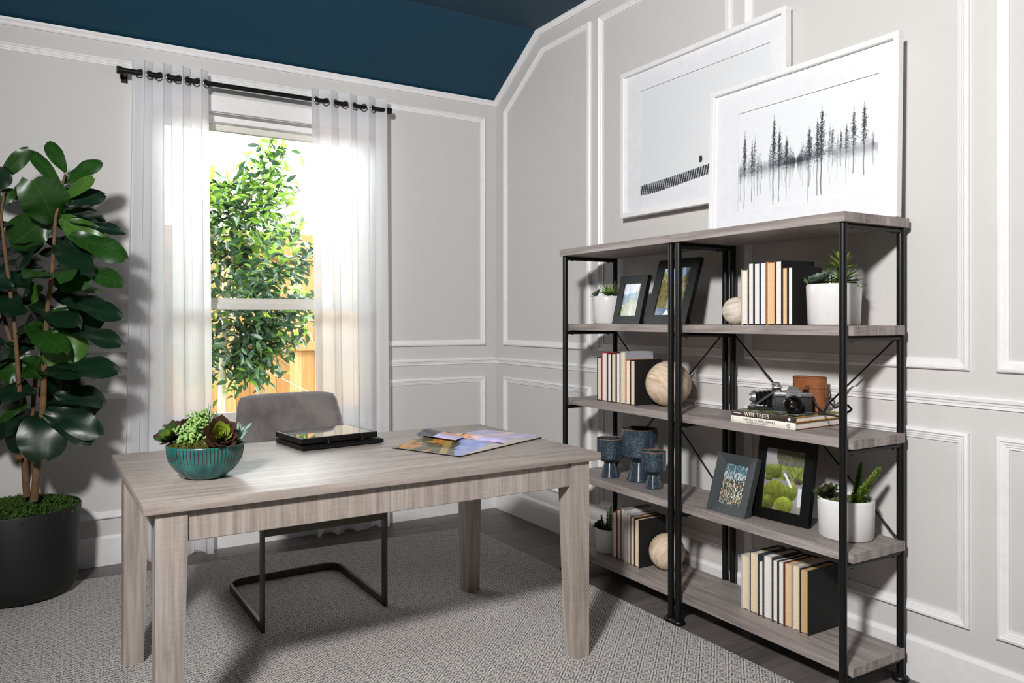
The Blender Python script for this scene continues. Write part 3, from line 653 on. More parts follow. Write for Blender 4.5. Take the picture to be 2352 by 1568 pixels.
# ================================================================== LARGE PICTURES
def tree_art(nv=250, nu=380):
    img = np.ones((nv, nu, 3)) * C3('e6e7ea'); rg = np.random.RandomState(4); dark = C3('23262e')
    def blend(y, x, a):
        if 0 <= y < nv and 0 <= x < nu: img[y, x] = img[y, x] * (1 - a) + dark * a
    def tree(x, yb, yt, wd, a, fol=1.0, fw=.016):
        H = yt - yb
        for yy in range(int(yb * nv), int(yt * nv)):
            xx = x * nu + .6 * math.sin(yy * .11 + x * 60)
            for dx in range(-2, 3):
                c = max(0, 1 - abs(int(xx) + dx - xx) / max(.6, wd)); blend(yy, int(xx) + dx, a * min(1, c) * (1 if yy < (yb + .9 * H) * nv else .5))
        n = int(520 * fol * H * (fw / .016))
        for _ in range(n):
            t = rg.beta(1.6, 1.7); py = yb + H * (.42 + .52 * t); rad = fw * (1.25 - t) * (1 + .3 * math.sin(30 * t))
            px = x + rg.normal(0, rad * .75); l = rg.randint(1, 5); up = rg.choice([-1, 0, 1])
            for q in range(l): blend(int(py * nv) + (q * up) // 2, int(px * nu) + q, a * rg.uniform(.35, .95))
    vx, vy = .452, .385
    for s_ in (-1, 1):                                                        # avenue closing towards the middle
        for off in (.030, .062, .10, .15, .21, .29, .39, .5):
            for k in range(26):
                d = 1.0 + k * .55 + rg.uniform(-.2, .2); x = vx + s_ * (off * 2.6 + .004) / d
                if not .02 < x < .98: continue
                far = 1 / d; a = .12 + .5 * far if off < .12 else .08 + .22 * far
                tree(x, vy - .29 * far * (1.0 if off > .05 else 1.25), vy + .30 * far + .02 + rg.uniform(-.02, .03), .8, a, .55, .008 + .007 * far)
    for x, yb, yt, a, f in ((.055, .045, .80, .9, .012), (.115, .10, .70, .8, .011), (.285, .045, .885, .95, .015), (.327, .06, .76, .95, .018), (.38, .18, .66, .75, .016), (.545, .15, .70, .85, .018), (.60, .06, .76, .9, .015), (.628, .06, .86, .95, .018), (.70, .30, .64, .5, .011), (.755, .28, .60, .6, .010), (.79, .26, .64, .6, .009), (.835, .20, .76, .9, .013), (.90, .17, .79, .95, .014), (.16, .15, .5, .6, .004), (.19, .16, .5, .6, .004), (.022, .12, .52, .5, .006), (.955, .25, .5, .35, .006)):
        tree(x, yb, yt, 1.3, a, 1.5, f)
    haze = vnoise(nv, nu, 8, 3); Y, X = np.mgrid[0:1:nv * 1j, 0:1:nu * 1j]
    band = np.exp(-((Y - .40) / .055) ** 2) * np.clip(np.abs(X - vx) * 4, 0, 1) * (haze > .42) * .28
    img = img * (1 - band[..., None]) + dark * band[..., None]
    wh = np.clip((vy - Y) * 2.3 - np.abs(X - vx) * 1.15, 0, 1)[..., None] * .0
    return img * (1 - wh) + wh
def hill_art(nv=190, nu=300):
    Y, X = np.mgrid[0:1:nv * 1j, 0:1:nu * 1j]; img = np.ones((nv, nu, 3)) * C3('e0e1e3')
    top = .105 + .025 * X + .13 * X ** 1.6 - .04 * X ** 3; bot = .0 + .06 * X + .095 * X ** 1.3
    band = (Y < top) & (Y > bot); st = (np.sin((X * (58 - 6 * X) - (Y - bot) * 9) * 2 * math.pi) > -.45)
    img[Y <= bot] = C3('e6e6e9'); img[band & st] = C3('2b2d31'); img[band & ~st] = C3('b9bbbf')
    td = (((X - .507) / .0115) ** 8 + ((Y - .222) / .029) ** 4) < 1; img[td] = C3('1d1f22'); return img
def big_picture(name, label, x, y_left, y_right, z0, z1, lean, fw_, open_, img, dep, mat=M_PRINT_MATTE):
    """hangs or leans on the right wall; local x = to the viewer's right (-y), local y = to the wall; z up the picture"""
    wd = y_left - y_right; h = z1 - z0
    t = thing(name, label, 'framed picture', (x, (y_left + y_right) / 2, z0), R(-90), 'large white framed pictures')
    t.rotation_euler = (R(-lean), 0, R(-90)); hw = wd / 2
    for nm, lo, hi in (('frame_rail', (-hw, 0, 0), (hw, dep, fw_)), ('frame_rail', (-hw, 0, h - fw_), (hw, dep, h)), ('frame_rail', (-hw, 0, fw_), (-hw + fw_, dep, h - fw_)), ('frame_rail', (hw - fw_, 0, fw_), (hw, dep, h - fw_))): obj(nm, MB().bbox(lo, hi, .0015), M_WHITEFR, t)
    ol, or_, ob, ot = open_
    mats = MB().box((-hw + fw_, .018, fw_), (ol, .021, h - fw_)).box((or_, .018, fw_), (hw - fw_, .021, h - fw_)).box((ol, .018, fw_), (or_, .021, ob)).box((ol, .018, ot), (or_, .021, h - fw_))
    obj('mat_board', mats, M_MAT, t)
    obj('backing', MB().box((-hw + fw_ * .5, .0245, fw_ * .5), (hw - fw_ * .5, dep - .002, h - fw_ * .5)), flat('white_backing_card', 'e9e9ea', .9), t)
    print_plane('print', or_ - ol + .01, ot - ob + .01, img, mat, t, (ol - .005, .0235, ob - .005)); return t
# hanging picture: y -1.342..-2.417, z 1.789..2.539
big_picture('framed_picture', 'white framed vineyard hill picture with a lone tree, hanging behind the other', -.058, -1.370, -2.404, 1.784, 2.5275, 0, .024, (-.383, .424, .100, .6265), hill_art(), .034)
ft = .66 / math.cos(R(6.2))
pic = big_picture('framed_picture', 'white framed picture of an avenue of bare trees, leaning on the bookcase top', -.109, -2.030, -2.904, SZS[0] + .001, SZS[0] + .646, 1.25, .022, (-.287, .3537, .101, .5225), tree_art(), .03)

# ================================================================== SMALL PHOTO FRAMES
def trail_photo(nv=120, nu=85):
    Y, X = np.mgrid[0:1:nv * 1j, 0:1:nu * 1j]; n1 = vnoise(nv, nu, 5, 1); n2 = vnoise(nv, nu, 16, 2); img = np.zeros((nv, nu, 3))
    img[:] = C3('c9ccd8'); img += (n1[..., None] - .5) * .15
    blue = (Y > .62 + .05 * np.sin(9 * X)) & (Y < .71) & (X > .3); img[blue] = C3('2f87ad'); mt = (Y < .63 - .12 * X + .1 * n1) & (Y > .4); img[mt] = C3('4d7f95')
    slope = .30 + .34 * X + .08 * (n1 - .5); g = Y < slope; img[g] = C3('5f7a33') * (.6 + .9 * n2[g][:, None]); br = g & (n2 > .56); img[br] = C3('94804a')
    for tx, w_, b, t in ((.38, .05, .42, .86), (.93, .16, .45, 1.0), (.78, .07, .5, .9), (.12, .08, .35, .62), (.27, .06, .38, .6)):
        tr = (np.abs(X - tx) < w_ * (t - Y) / (t - b) * (.6 + .8 * n2)) & (Y > b) & (Y < t); img[tr] = C3('1f3438') * (.7 + .6 * n1[tr][:, None])
    pth = (np.abs(X - (.62 - .12 * Y)) < .10 * (1 - Y / .42)) & (Y < .40); img[pth] = C3('c59a84') * (.85 + .3 * n2[pth][:, None]); return img
def lake_photo(nv=130, nu=100):
    Y, X = np.mgrid[0:1:nv * 1j, 0:1:nu * 1j]; n1 = vnoise(nv, nu, 5, 6); n2 = vnoise(nv, nu, 18, 7); img = np.zeros((nv, nu, 3)); img[:] = C3('9fb4d4')
    m = Y < .93 - .55 * np.clip(.5 - np.abs(X - .5), 0, 1) * 1.2 + .08 * n1; img[m] = C3('8f8a62') * (.65 + .7 * n2[m][:, None]); gr = m & (n1 > .5) & (Y > .2); img[gr] = C3('5f6f38') * (.6 + .8 * n2[gr][:, None])
    lf_ = (X < .42 - .1 * Y) & (Y > .15) & (Y < .7); img[lf_] = C3('6f6430') * (.6 + .8 * n2[lf_][:, None]); wt = Y < .16; img[wt] = C3('5b6e8c'); sn = (np.abs(X - .45) < (.14 - Y) * .9); img[sn] = C3('e9edf2'); mid = (np.abs(X - .55) < .16) & (Y > .15) & (Y < .62); img[mid] = C3('93a39b') * (.85 + .3 * n1[mid][:, None]); return img
def flower_photo(nv=130, nu=90):
    Y, X = np.mgrid[0:1:nv * 1j, 0:1:nu * 1j]; img = C3('4c6d78') * (1 + .25 * (vnoise(nv, nu, 4, 8)[..., None] - .5)) * np.ones((nv, nu, 3)); rg = np.random.RandomState(2)
    lo = Y < .62 + .08 * (vnoise(nv, nu, 9, 9) - .5); img[lo] = C3('3c4a40')
    for _ in range(900):
        x = rg.rand() * nu; y = rg.beta(1.3, 1.5) * .78 * nv if rg.rand() < .95 else rg.uniform(.7, .97) * nv; c = C3(rg.choice(['efe7ea', 'e2d5d8', 'f4f0f0', 'c98a55', 'cfa06f', '3f5a3a', '2c3b33', '5d7a4a'])); L = rg.randint(3, 11); dx = rg.uniform(-.35, .35)
        if y > .6 * nv: c = C3('ece6e4')
        for q in range(L):
            a, b = int(y + q), int(x + dx * q)
            if 0 <= a < nv and 0 <= b < nu: img[a, b] = c
    return np.clip(img, 0, 1)
def stream_photo(nv=170, nu=125):
    Y, X = np.mgrid[0:1:nv * 1j, 0:1:nu * 1j]; n1 = vnoise(nv, nu, 5, 12); n2 = vnoise(nv, nu, 20, 13); img = np.zeros((nv, nu, 3)); img[:] = C3('8b8a8c'); img[Y > .72] = C3('9c9b9d')
    fo = (X > .32) & (Y > .70); img[fo] = C3('6d6d62') * (.8 + .35 * np.sin(X[fo] * 170)[:, None] * .4 + .2 * n2[fo][:, None]); cn = (Y > .83) & (X > .28) & (n1 > .45); img[cn] = C3('55563f')
    gb = (Y > .5) & (Y < .72 + .05 * n1) & (X > .3); img[gb] = C3('74823f') * (.6 + .8 * n2[gb][:, None])
    def rock(cx, cy, rx, ry, col):
        m = (((X - cx) / rx) ** 2 + ((Y - cy) / ry) ** 2) < .85 + .5 * (n1 - .5); sh = .62 + .55 * np.clip((Y[m] - cy) / ry * .6 + .4 - (X[m] - cx) / rx * .15, 0, 1.1)
        img[m] = C3(col) * (sh * (.75 + .5 * n2[m]))[:, None]
    wt = (X > .35) & (Y < .42); img[wt] = C3('8f8984') * (.8 + .4 * n1[wt][:, None])
    for a in ((.22, .62, .27, .13, '77803c'), (.62, .57, .12, .04, '6f7340'), (.86, .52, .14, .055, '5d5840'), (.52, .63, .10, .04, '8d8f80'), (.7, .34, .17, .16, '86933a'), (.30, .28, .34, .22, '7a8436'), (.55, .10, .26, .16, '8f9d3e'), (.1, .10, .22, .13, '6f7a32'), (.1, .5, .12, .05, '68703a')): rock(*a)
    fs = (np.abs(X - .62 + (Y - .5) * .9) < .035) & (Y > .4) & (Y < .62); img[fs] = C3('dcdfe6'); lg = (np.abs((Y - .5) + (X - .75) * .9) < .022) & (X > .62) & (X < .93); img[lg] = C3('8a7b66'); w2 = (np.abs(X - .93) < .05) & (Y > .12) & (Y < .42); img[w2] = C3('cfd4dc'); return np.clip(img, 0, 1)
def photo_frame(label, uc, nb_, s, w_, h, lean, bd_, img, mat, dep=.02, rot=0, bevel=False, pm_=M_PRINT_GLOSS):
    t = shelf_thing('photo_frame', label, 'photo frame', uc, nb_, s); t.rotation_euler = (R(-lean), 0, -BROT - R(90) + R(rot)); t.location.z += .0012 + (math.sin(R(lean)) * 0)
    hw = w_ / 2; bx, by = bd_; ins = .009 if bevel else 0
    o0 = [(-hw, 0), (hw, 0), (hw, h), (-hw, h)]; i0 = [(-hw + bx, by), (hw - bx, by), (hw - bx, h - by), (-hw + bx, h - by)]
    for k, nm in enumerate(('bottom_rail', 'side_rail', 'top_rail', 'side_rail')):                 # four mitred rails
        a, b_, c, d = o0[k], o0[(k + 1) % 4], i0[(k + 1) % 4], i0[k]
        yo, yi = (0, ins) if bevel else (0, 0)
        mb = MB().add([(a[0], yo, a[1]), (b_[0], yo, b_[1]), (c[0], yi, c[1]), (d[0], yi, d[1]), (a[0], dep, a[1]), (b_[0], dep, b_[1]), (c[0], dep, c[1]), (d[0], dep, d[1])], [(0, 1, 2, 3), (7, 6, 5, 4), (0, 4, 5, 1), (1, 5, 6, 2), (2, 6, 7, 3), (3, 7, 4, 0)])
        obj(nm, mb, mat, t)
    obj('backing', MB().box((-hw + .004, dep - .006, .004), (hw - .004, dep - .001, h - .004)), M_BLACK, t)
    print_plane('photo', w_ - 2 * bx + .002, h - 2 * by + .002, img, pm_, t, (-hw + bx - .001, max(ins, .0) + .005, by - .001))
    st = math.tan(R(lean)); L = .77 * h * math.cos(R(lean)) / math.cos(R(lean * .75)) - .004
    obj('easel_leg', MB().box((-.018, 0, 0), (.018, .003, L), Matrix.Translation((0, dep, h * .78)) @ Matrix.Rotation(R(180 + lean * 1.75), 4, 'X')), M_BLACK, t); return t
photo_frame('small black photo frame showing a mountain trail, beside the white pot', 1.252, .118, 1, .198, .238, 14.5, (.040, .040), trail_photo(), M_FRAMEBLK, .022)
photo_frame('larger black photo frame showing a lake between mountains', .982, .115, 1, .262, .308, 18, (.046, .043), lake_photo(), M_FRAMEBLK, .02)
photo_frame('charcoal grey photo frame showing white wildflowers', .5925, .081, 3, .196, .237, 18.5, (.041, .037), flower_photo(), M_FRAMEGREY, .03, 1.5, True)
photo_frame('large black photo frame showing mossy rocks in a stream', .3965, .161, 3, .244, .314, 9.5, (.038, .042), stream_photo(), M_FRAMEBLK, .022, 5)

# ================================================================== POTTED SUCCULENTS
def blade(L, W, curl=.15, fold=.35, nu=5, tip=.0, thick=0):
    vv = []; ff = []
    for i in range(nu + 1):
        t = i / nu; w_ = W / 2 * (1 - t) ** .55 * (.55 + .45 * min(1, t * 4)); z = curl * L * t * t
        vv += [(-w_, t * L, z + fold * w_), (0, t * L, z), (w_, t * L, z + fold * w_)]
    for i in range(nu): a = i * 3; ff += [(a, a + 1, a + 4, a + 3), (a + 1, a + 2, a + 5, a + 4)]
    return MB().add(vv, ff)
def petal(L, W, nu=5, cup=.25):
    vv = []; ff = []
    for i in range(nu + 1):
        t = i / nu; w_ = W / 2 * (.35 + .65 * math.sin(math.pi * min(1, .15 + .62 * t))) * (1 if t < .75 else math.sqrt(max(0, 1 - ((t - .75) / .25) ** 2))); z = cup * L * t * t
        vv += [(-w_, t * L, z + .25 * w_), (0, t * L, z), (w_, t * L, z + .25 * w_)]
    for i in range(nu): a = i * 3; ff += [(a, a + 1, a + 4, a + 3), (a + 1, a + 2, a + 5, a + 4)]
    return MB().add(vv, ff)
def put(parent, name, me, P, d, roll=0, sc=1.0):
    o = link(name, me, None, parent); o.matrix_local = Matrix.Translation(Vector(P)) @ rot_to(d, roll) @ Matrix.Scale(sc, 4); return o
def mesh_of(mb, mat, sm=180): m_ = mb.mesh('leaf', sm); m_.materials.append(mat); return m_
M_S1 = leafy('succulent_green', '2f4f1e', '5f7f30', 30, .4); M_S2 = leafy('succulent_bright', '5a7a2a', '9db24a', 30, .4); M_S3 = leafy('succulent_bluegrey', '3f504c', '71857b', 30, .4); M_S4 = leafy('succulent_dark', '1e2f1c', '3c5a2a', 30, .4); M_S5 = leafy('succulent_burgundy', '241a1a', '3f2d28', 30, .35); M_S6 = leafy('succulent_pale', '8fa06a', 'c3cc96', 30, .45); M_MOSS = leafy('moss', '3a3d18', '6b6c30', 60, .95, .1); M_SOIL = flat('dark_soil', '2a221b', .95, vary=.3)
def rosette(parent, P, axis, Rr, mats, n=22, name='rosette', leafname='petal', up=.35):
    """an Empty part with each petal as a sub-part"""
    e = bpy.data.objects.new(name, None); COL.objects.link(e); e.parent = parent; e.empty_display_size = .02
    e.matrix_local = Matrix.Translation(Vector(P)) @ Vector(axis).to_track_quat('Z', 'Y').to_matrix().to_4x4()
    ms = [mesh_of(petal(Rr, Rr * .62, 5, .28), m) for m in mats]
    for i in range(n):
        f = i / (n - 1); a = i * 2.39996; el = R(78 - 66 * f ** .8); d = Vector((math.cos(a) * math.cos(el), math.sin(a) * math.cos(el), math.sin(el)))
        q = Vector(d).to_track_quat('Y', 'Z').to_matrix().to_4x4()
        o = link(leafname, ms[min(len(mats) - 1, int(f * len(mats) * .999))], None, e); o.matrix_local = Matrix.Translation(d * Rr * .03) @ q @ Matrix.Scale(.32 + .68 * f ** .7, 4)
    return e
def tuft(parent, P, n, L, W, mats, spread=60, seed=1, axis=(0, 0, 1), name='spiky_leaf', curl=-.15):
    rn = random.Random(seed); ms = [mesh_of(blade(L, W, curl), m) for m in mats]; Q = Vector(axis).to_track_quat('Z', 'Y').to_matrix()
    for i in range(n):
        a = rn.uniform(0, 6.283); el = R(90 - spread * math.sqrt((i + .5) / n)); d = Q @ Vector((math.cos(a) * math.cos(el), math.sin(a) * math.cos(el), math.sin(el)))
        put(parent, name, ms[i % len(ms)], Vector(P), d, rn.uniform(-.4, .4), rn.uniform(.7, 1.1))
def sprig(parent, P, d, L, n, lw, mat, seed=1, stem=M_S4):
    """a stem clothed in small leaves: one part"""
    rn = random.Random(seed); d = Vector(d).normalized(); mb = MB(); b0 = blade(lw, lw * .62, .1, .3, 3); 
    side = d.cross(Vector((0, 0, 1)) if abs(d.z) < .9 else Vector((1, 0, 0))).normalized()
    for i in range(n):
        t = i / n; a = i * 2.4; out = Matrix.Rotation(a, 3, d) @ side; dd = (out * 1.15 + d * .7).normalized(); T = Matrix.Translation(Vector(P) + d * L * t) @ rot_to(dd, 0) @ Matrix.Scale(1.1 - .55 * t, 4); mb.add([T @ Vector(v) for v in b0.v], b0.f)
    mb.tube([Vector(P), Vector(P) + d * L], [.003, .0015], 6); return obj('sprig', mb, mat, parent, 180)
def moss(parent, r, z, n, seed=1, mat=None, hgt=.012, cx=0, cy=0, dome=.0):
    rn = random.Random(seed); mb = MB(); b0 = blade(hgt, hgt * .35, .2, .3, 2)
    for i in range(n):
        a = rn.uniform(0, 6.283); q = r * math.sqrt(rn.random()); P = Vector((cx + q * math.cos(a), cy + q * math.sin(a), z + dome * (1 - (q / r) ** 2))); d = Vector((rn.gauss(0, .8), rn.gauss(0, .8), rn.uniform(.2, 1))).normalized(); T = Matrix.Translation(P) @ rot_to(d, rn.uniform(0, 6)) @ Matrix.Scale(rn.uniform(.6, 1.5), 4); mb.add([T @ Vector(v) for v in b0.v], b0.f)
    o = obj('moss', mb, mat or M_MOSS, parent); o['kind'] = 'stuff'; return o
def white_pot(label, u, n, s, r, h, taper=.94):
    t = shelf_thing('potted_succulent', label, 'potted plant', u, n, s, 0, 'white potted succulents on the shelves')
    obj('pot', MB().lathe([(0, .001), (r * taper - .004, .001), (r * taper, .005), (r, h - .008), (r - .0015, h - .002), (r - .004, h), (r - .009, h - .003), (r - .010, h - .03), (0, h - .03)], 48), M_WHITEPOT, t, 50)
    obj('soil', MB().lathe([(0, h - .018), (r - .0105, h - .020), (r - .0105, h - .0295), (0, h - .0295)], 32), M_SOIL, t); return t
# second shelf, nearer bookcase
t = white_pot('big white pot with a dark rosette and spiky green leaves, second shelf', .19, .205, 1, .094, .148)
rosette(t, (-.022, -.045, .150), (-.1, -.35, .95), .056, [M_S2, M_S3, M_S3], 34)
tuft(t, (.035, .0, .155), 60, .085, .013, [M_S1, M_S1, M_S2], 105, 4, (0.05, -.05, 1)); tuft(t, (.035, .0, .205), 34, .080, .012, [M_S2, M_S1], 75, 5)
obj('stem', MB().tube([(.035, 0, .12), (.035, 0, .21)], .005, 8), M_S1, t, 60)
for i, (x, y, z) in enumerate(((-.03, .03, .075), (-.015, .045, .10), (-.05, .035, .055))): sprig(t, (x, y, .135), (-.05 + .03 * i, .02, 1), z + .02, 30, .010, M_S1, i)
tuft(t, (-.085, -.03, .145), 7, .04, .012, [M_S2], 70, 7, (-.7, -.2, .8), 'leaf'); moss(t, .08, .132, 350, 2)
# second shelf, farther bookcase
t = white_pot('white pot with feathery green succulents beside the mountain trail photo', 1.452, .175, 1, .075, .137)
tuft(t, (.0, .01, .14), 60, .085, .007, [M_S1, M_S2], 70, 8, (.1, -.05, 1)); rosette(t, (-.045, -.03, .142), (-.4, -.5, .8), .04, [M_S6, M_S2, M_S3], 18); rosette(t, (.045, -.03, .142), (.4, -.4, .8), .035, [M_S1, M_S1], 18)
tuft(t, (-.065, -.01, .138), 6, .045, .015, [M_S3], 60, 9, (-1, -.1, .1), 'leaf'); sprig(t, (-.04, .03, .13), (-.2, 0, 1), .06, 22, .012, M_S4, 4); moss(t, .06, .121, 250, 3)
# fourth shelf, nearer bookcase
t = white_pot('white pot with a tall yellow-green sprig, beside the stream photo', .148, .215, 3, .095, .138, .97)
sprig(t, (.035, .0, .12), (.55, .1, .9), .16, 150, .028, M_S2, 5); sprig(t, (.02, .02, .12), (.12, .1, 1), .14, 120, .025, M_S1, 6); sprig(t, (.055, -.01, .12), (.25, -.1, 1), .07, 50, .022, M_S2, 9)
rosette(t, (-.05, -.03, .135), (-.15, -.5, .85), .055, [M_S1, M_S5, M_S5, M_S4], 26); tuft(t, (-.055, -.02, .14), 12, .05, .02, [M_S1], 75, 3, (-.2, 0, 1), 'leaf'); moss(t, .078, .126, 700, 5, leafy('grey_moss', '4b5234', '7a7f58', 60, .95, .1))
# bottom shelf, farther bookcase
t = white_pot('small white pot with bushy dark green sprigs, bottom shelf', 1.425, .16, 4, .068, .118, .96)
for i, (x, y, dx, L) in enumerate(((0, 0, .1, .13), (.025, .01, .3, .12), (-.02, .02, -.05, .10), (.035, -.01, .55, .09), (.01, -.02, .0, .10), (-.03, -.01, -.35, .07), (-.01, .03, -.2, .11))): sprig(t, (x, y, .10), (dx, .05, 1), L, 36, .020, M_S4 if i % 2 else M_S1, i + 11)
rosette(t, (-.04, -.025, .115), (-.5, -.5, .8), .045, [M_S1, M_S4], 18); moss(t, .055, .105, 200, 6)

# ================================================================== FLAT BOOKS, CAMERAS, CASE
def foliage_cover(nv=60, nu=90):
    n1 = vnoise(nv, nu, 6, 21); n2 = vnoise(nv, nu, 20, 22); img = C3('3a342c') * np.ones((nv, nu, 3)); g = n1 > .47; img[g] = C3('5f7031') * (.6 + .8 * n2[g][:, None]); w_ = (n2 > .6) & (n1 < .5); img[w_] = C3('c9c7c2'); return img
FU, FNN, FROT = .527, .049, R(2.6)
def flat_book(label, z, L, D, T, cov, edge, dx=0, dy=0):
    t = thing('hardcover_book', label, 'book', bk(FU, FNN, z), -BROT - R(90) + FROT)
    c = .0028
    obj('page_block', MB().box((dx + .004, dy + .006, c), (dx + L - .004, dy + D - .005, T - c)), M_PAGE['white'], t)
    cv = obj('cover', MB().bbox((dx, dy, 0), (dx + L, dy + D, c), .0006).bbox((dx, dy, T - c), (dx + L, dy + D, T), .0006), edge, t)
    sp = MB(); sp.grid(lambda u, v: (dx + L * u, dy - .003 * math.sin(math.pi * v), T * v), 1, 6); sp.grid(lambda u, v: (dx + L * u, dy + .004, T * v), 1, 1); obj('spine', sp, cov, t, 180); return t
fb1 = flat_book('cream spined national parks hardcover lying flat under the other book', SZS[2] + .0008, .286, .281, .0255, flat('cream_book_cloth', 'e8e4d6', .6), flat('rust_cover_edge', '7a4630', .6))
MT = flat('dark_print', '3a3733', .6); MW = flat('white_print', 'f2f0ea', .6); YL = flat('golden_cover_edge', 'b98a1e', .6, vary=.5, scale=60)
text_mesh('title_lettering', 'THE NATIONAL PARKS', .0135, MT, fb1, (.128, -.0034, .0155), (R(90), 0, 0), spacing=1.08); text_mesh('subtitle_lettering', 'AN AMERICAN LEGACY', .0068, MT, fb1, (.120, -.0028, .0062), (R(90), 0, 0), spacing=1.3)
for q in range(5): obj('spine_mark', MB().box((.0065, -.0030, .004 + q * .0034), (.0105, -.0018, .0062 + q * .0034)), MT, fb1)
obj('emblem', MB().tube([(.259 + .0062 * math.cos(q * .42), -.0033, .0128 + .0062 * math.sin(q * .42)) for q in range(1, 14)], .0008, 5).tube([(.259, -.0034, .0135), (.264, -.0034, .0135), (.264, -.0034, .009)], .0008, 5), MT, fb1)
fb2 = flat_book('dark photographic hardcover about trees lying under the cameras', SZS[2] + .0268, .284, .279, .0205, flat('bark_photo_spine', '453930', .4, vary=.6, scale=22), YL, .001, .001)
print_plane('cover_photo', .282, .277, foliage_cover(), M_PRINT, fb2, (.002, .002, .0207), (R(-90), 0, 0))
text_mesh('title_lettering', 'WISE TREES', .0198, MW, fb2, (.119, -.0026, .0105), (R(90), 0, 0), spacing=1.1); obj('spine_mark', MB().box((.012, -.0031, .0098), (.046, -.0020, .0118)), MW, fb2); obj('publisher_mark', MB().lathe([(0, 0), (.0052, 0), (.0052, .0006), (0, .0006)], 20, M=Matrix.Translation((.262, -.0020, .0105)) @ Matrix.Rotation(R(90), 4, 'X')), MW, fb2)
TZ = SZS[2] + .0268 + .0209
M_LEATHERETTE = flat('black_leatherette', '1b1b1c', .6, vary=.2, scale=300, bumps=.4); M_SATIN = flat('satin_chrome', 'bdbdbb', .34, .9); M_LENS = flat('black_lens_barrel', '101011', .25); M_OPTIC = flat('coated_optic_glass', '1a1210', .03, spec=1.0, coat=1.0)
def shelf_free(name, label, cat, u, n, z, rot): return thing(name, label, cat, bk(u, n, z), -BROT - R(90) + R(rot))
# reflex camera
cz = TZ + .0002; t = shelf_free('reflex_camera', 'silver and black reflex film camera in front, lens towards the room', 'camera', .345, .178, cz, 44)
obj('body', MB().bbox((-.068, -.016, 0), (.068, .016, .058), .006, 2), M_LEATHERETTE, t, 50)
obj('top_plate', MB().bbox((-.068, -.0165, .0585), (.068, .0165, .076), .004, 2), M_SATIN, t, 50); obj('bottom_plate', MB().bbox((-.0675, -.0162, -.0001), (.0675, .0162, .005), .002), M_SATIN, t)
pr = MB().add([(-.027, -.019, .060), (.027, -.019, .060), (.027, .016, .060), (-.027, .016, .060), (-.025, -.019, .082), (.025, -.019, .082), (.014, .010, .096), (-.014, .010, .096), (-.014, -.008, .097), (.014, -.008, .097)], [(0, 1, 2, 3), (0, 1, 5, 4), (4, 5, 9, 8), (8, 9, 6, 7), (1, 2, 6, 9, 5), (0, 4, 8, 7, 3), (2, 3, 7, 6)])
ph = obj('prism_housing', pr, M_SATIN, t); text_mesh('maker_lettering', 'YASHICA', .0085, flat('dark_red_print', '4a2328', .5), ph, (0, -.0193, .0745), (R(90), 0, 0)); text_mesh('model_lettering', 'FR', .0085, MT, ph, (-.048, -.0168, .067), (R(90), 0, 0))
RX = Matrix.Translation((-.004, -.016, .034)) @ Matrix.Rotation(R(90), 4, 'X')
ln = obj('lens', MB().lathe([(0, 0), (.031, 0), (.031, .012), (.033, .014), (.033, .028), (.0315, .030), (.0325, .034), (.0325, .046), (.030, .048), (.027, .048), (.019, .036), (.019, .033), (0, .033)], 40, M=RX), M_LENS, t, 30); obj('front_element', MB().lathe([(0, .039), (.010, .038), (.0185, .0345), (.0185, .0335), (0, .0335)], 32, M=RX), M_OPTIC, ln, 180); obj('chrome_ring', MB().lathe([(.0332, .020), (.0337, .0205), (.0337, .0225), (.0332, .023)], 40, M=RX, cap=False), M_CHROME, ln, 60)
obj('shutter_dial', MB().lathe([(0, .076), (.011, .076), (.011, .083), (.0095, .084), (.0095, .087), (0, .087)], 24, (.046, 0, 0)), M_LENS, t, 40); obj('rewind_knob', MB().lathe([(0, .076), (.010, .076), (.010, .082), (0, .082)], 24, (-.05, 0, 0)), M_SATIN, t, 40)
for x in (-.069, .069): obj('strap_lug', MB().tube([(x + .004 * math.cos(q), -.012, .055 + .004 * math.sin(q)) for q in np.linspace(0, 6.28, 12)], .001, 6, False), M_CHROME, t)
inv = t.matrix_basis.inverted()
def cam_pt(px, py, n): u, nn, z = at_n(px, py, n); return inv @ Vector(bk(u, nn, max(z, cz + .002)))
sp_ = [Vector((.070, -.013, .052)), Vector((.082, -.02, .03)), Vector((.10, -.03, .008)), cam_pt(1893, 946, .13), cam_pt(1900, 929, .13), cam_pt(1908, 926, .13), cam_pt(1918, 937, .13), cam_pt(1930, 930, .12), cam_pt(1948, 931, .115), cam_pt(1956, 940, .11)]
obj('strap', MB().tube(sp_, .0038, 8), M_LEATHERETTE, t, 60); obj('strap_end', MB().bar([Vector((-.070, -.014, .05)), Vector((-.071, -.022, .025)), Vector((-.062, -.024, .002))], .008, .002), M_LEATHERETTE, t)
obj('strap_loop', MB().tube([cam_pt(1880, 950, .10), cam_pt(1905, 952, .09), cam_pt(1925, 956, .10), cam_pt(1950, 945, .11), cam_pt(1956, 940, .11)], .0038, 8), M_LEATHERETTE, t, 60)
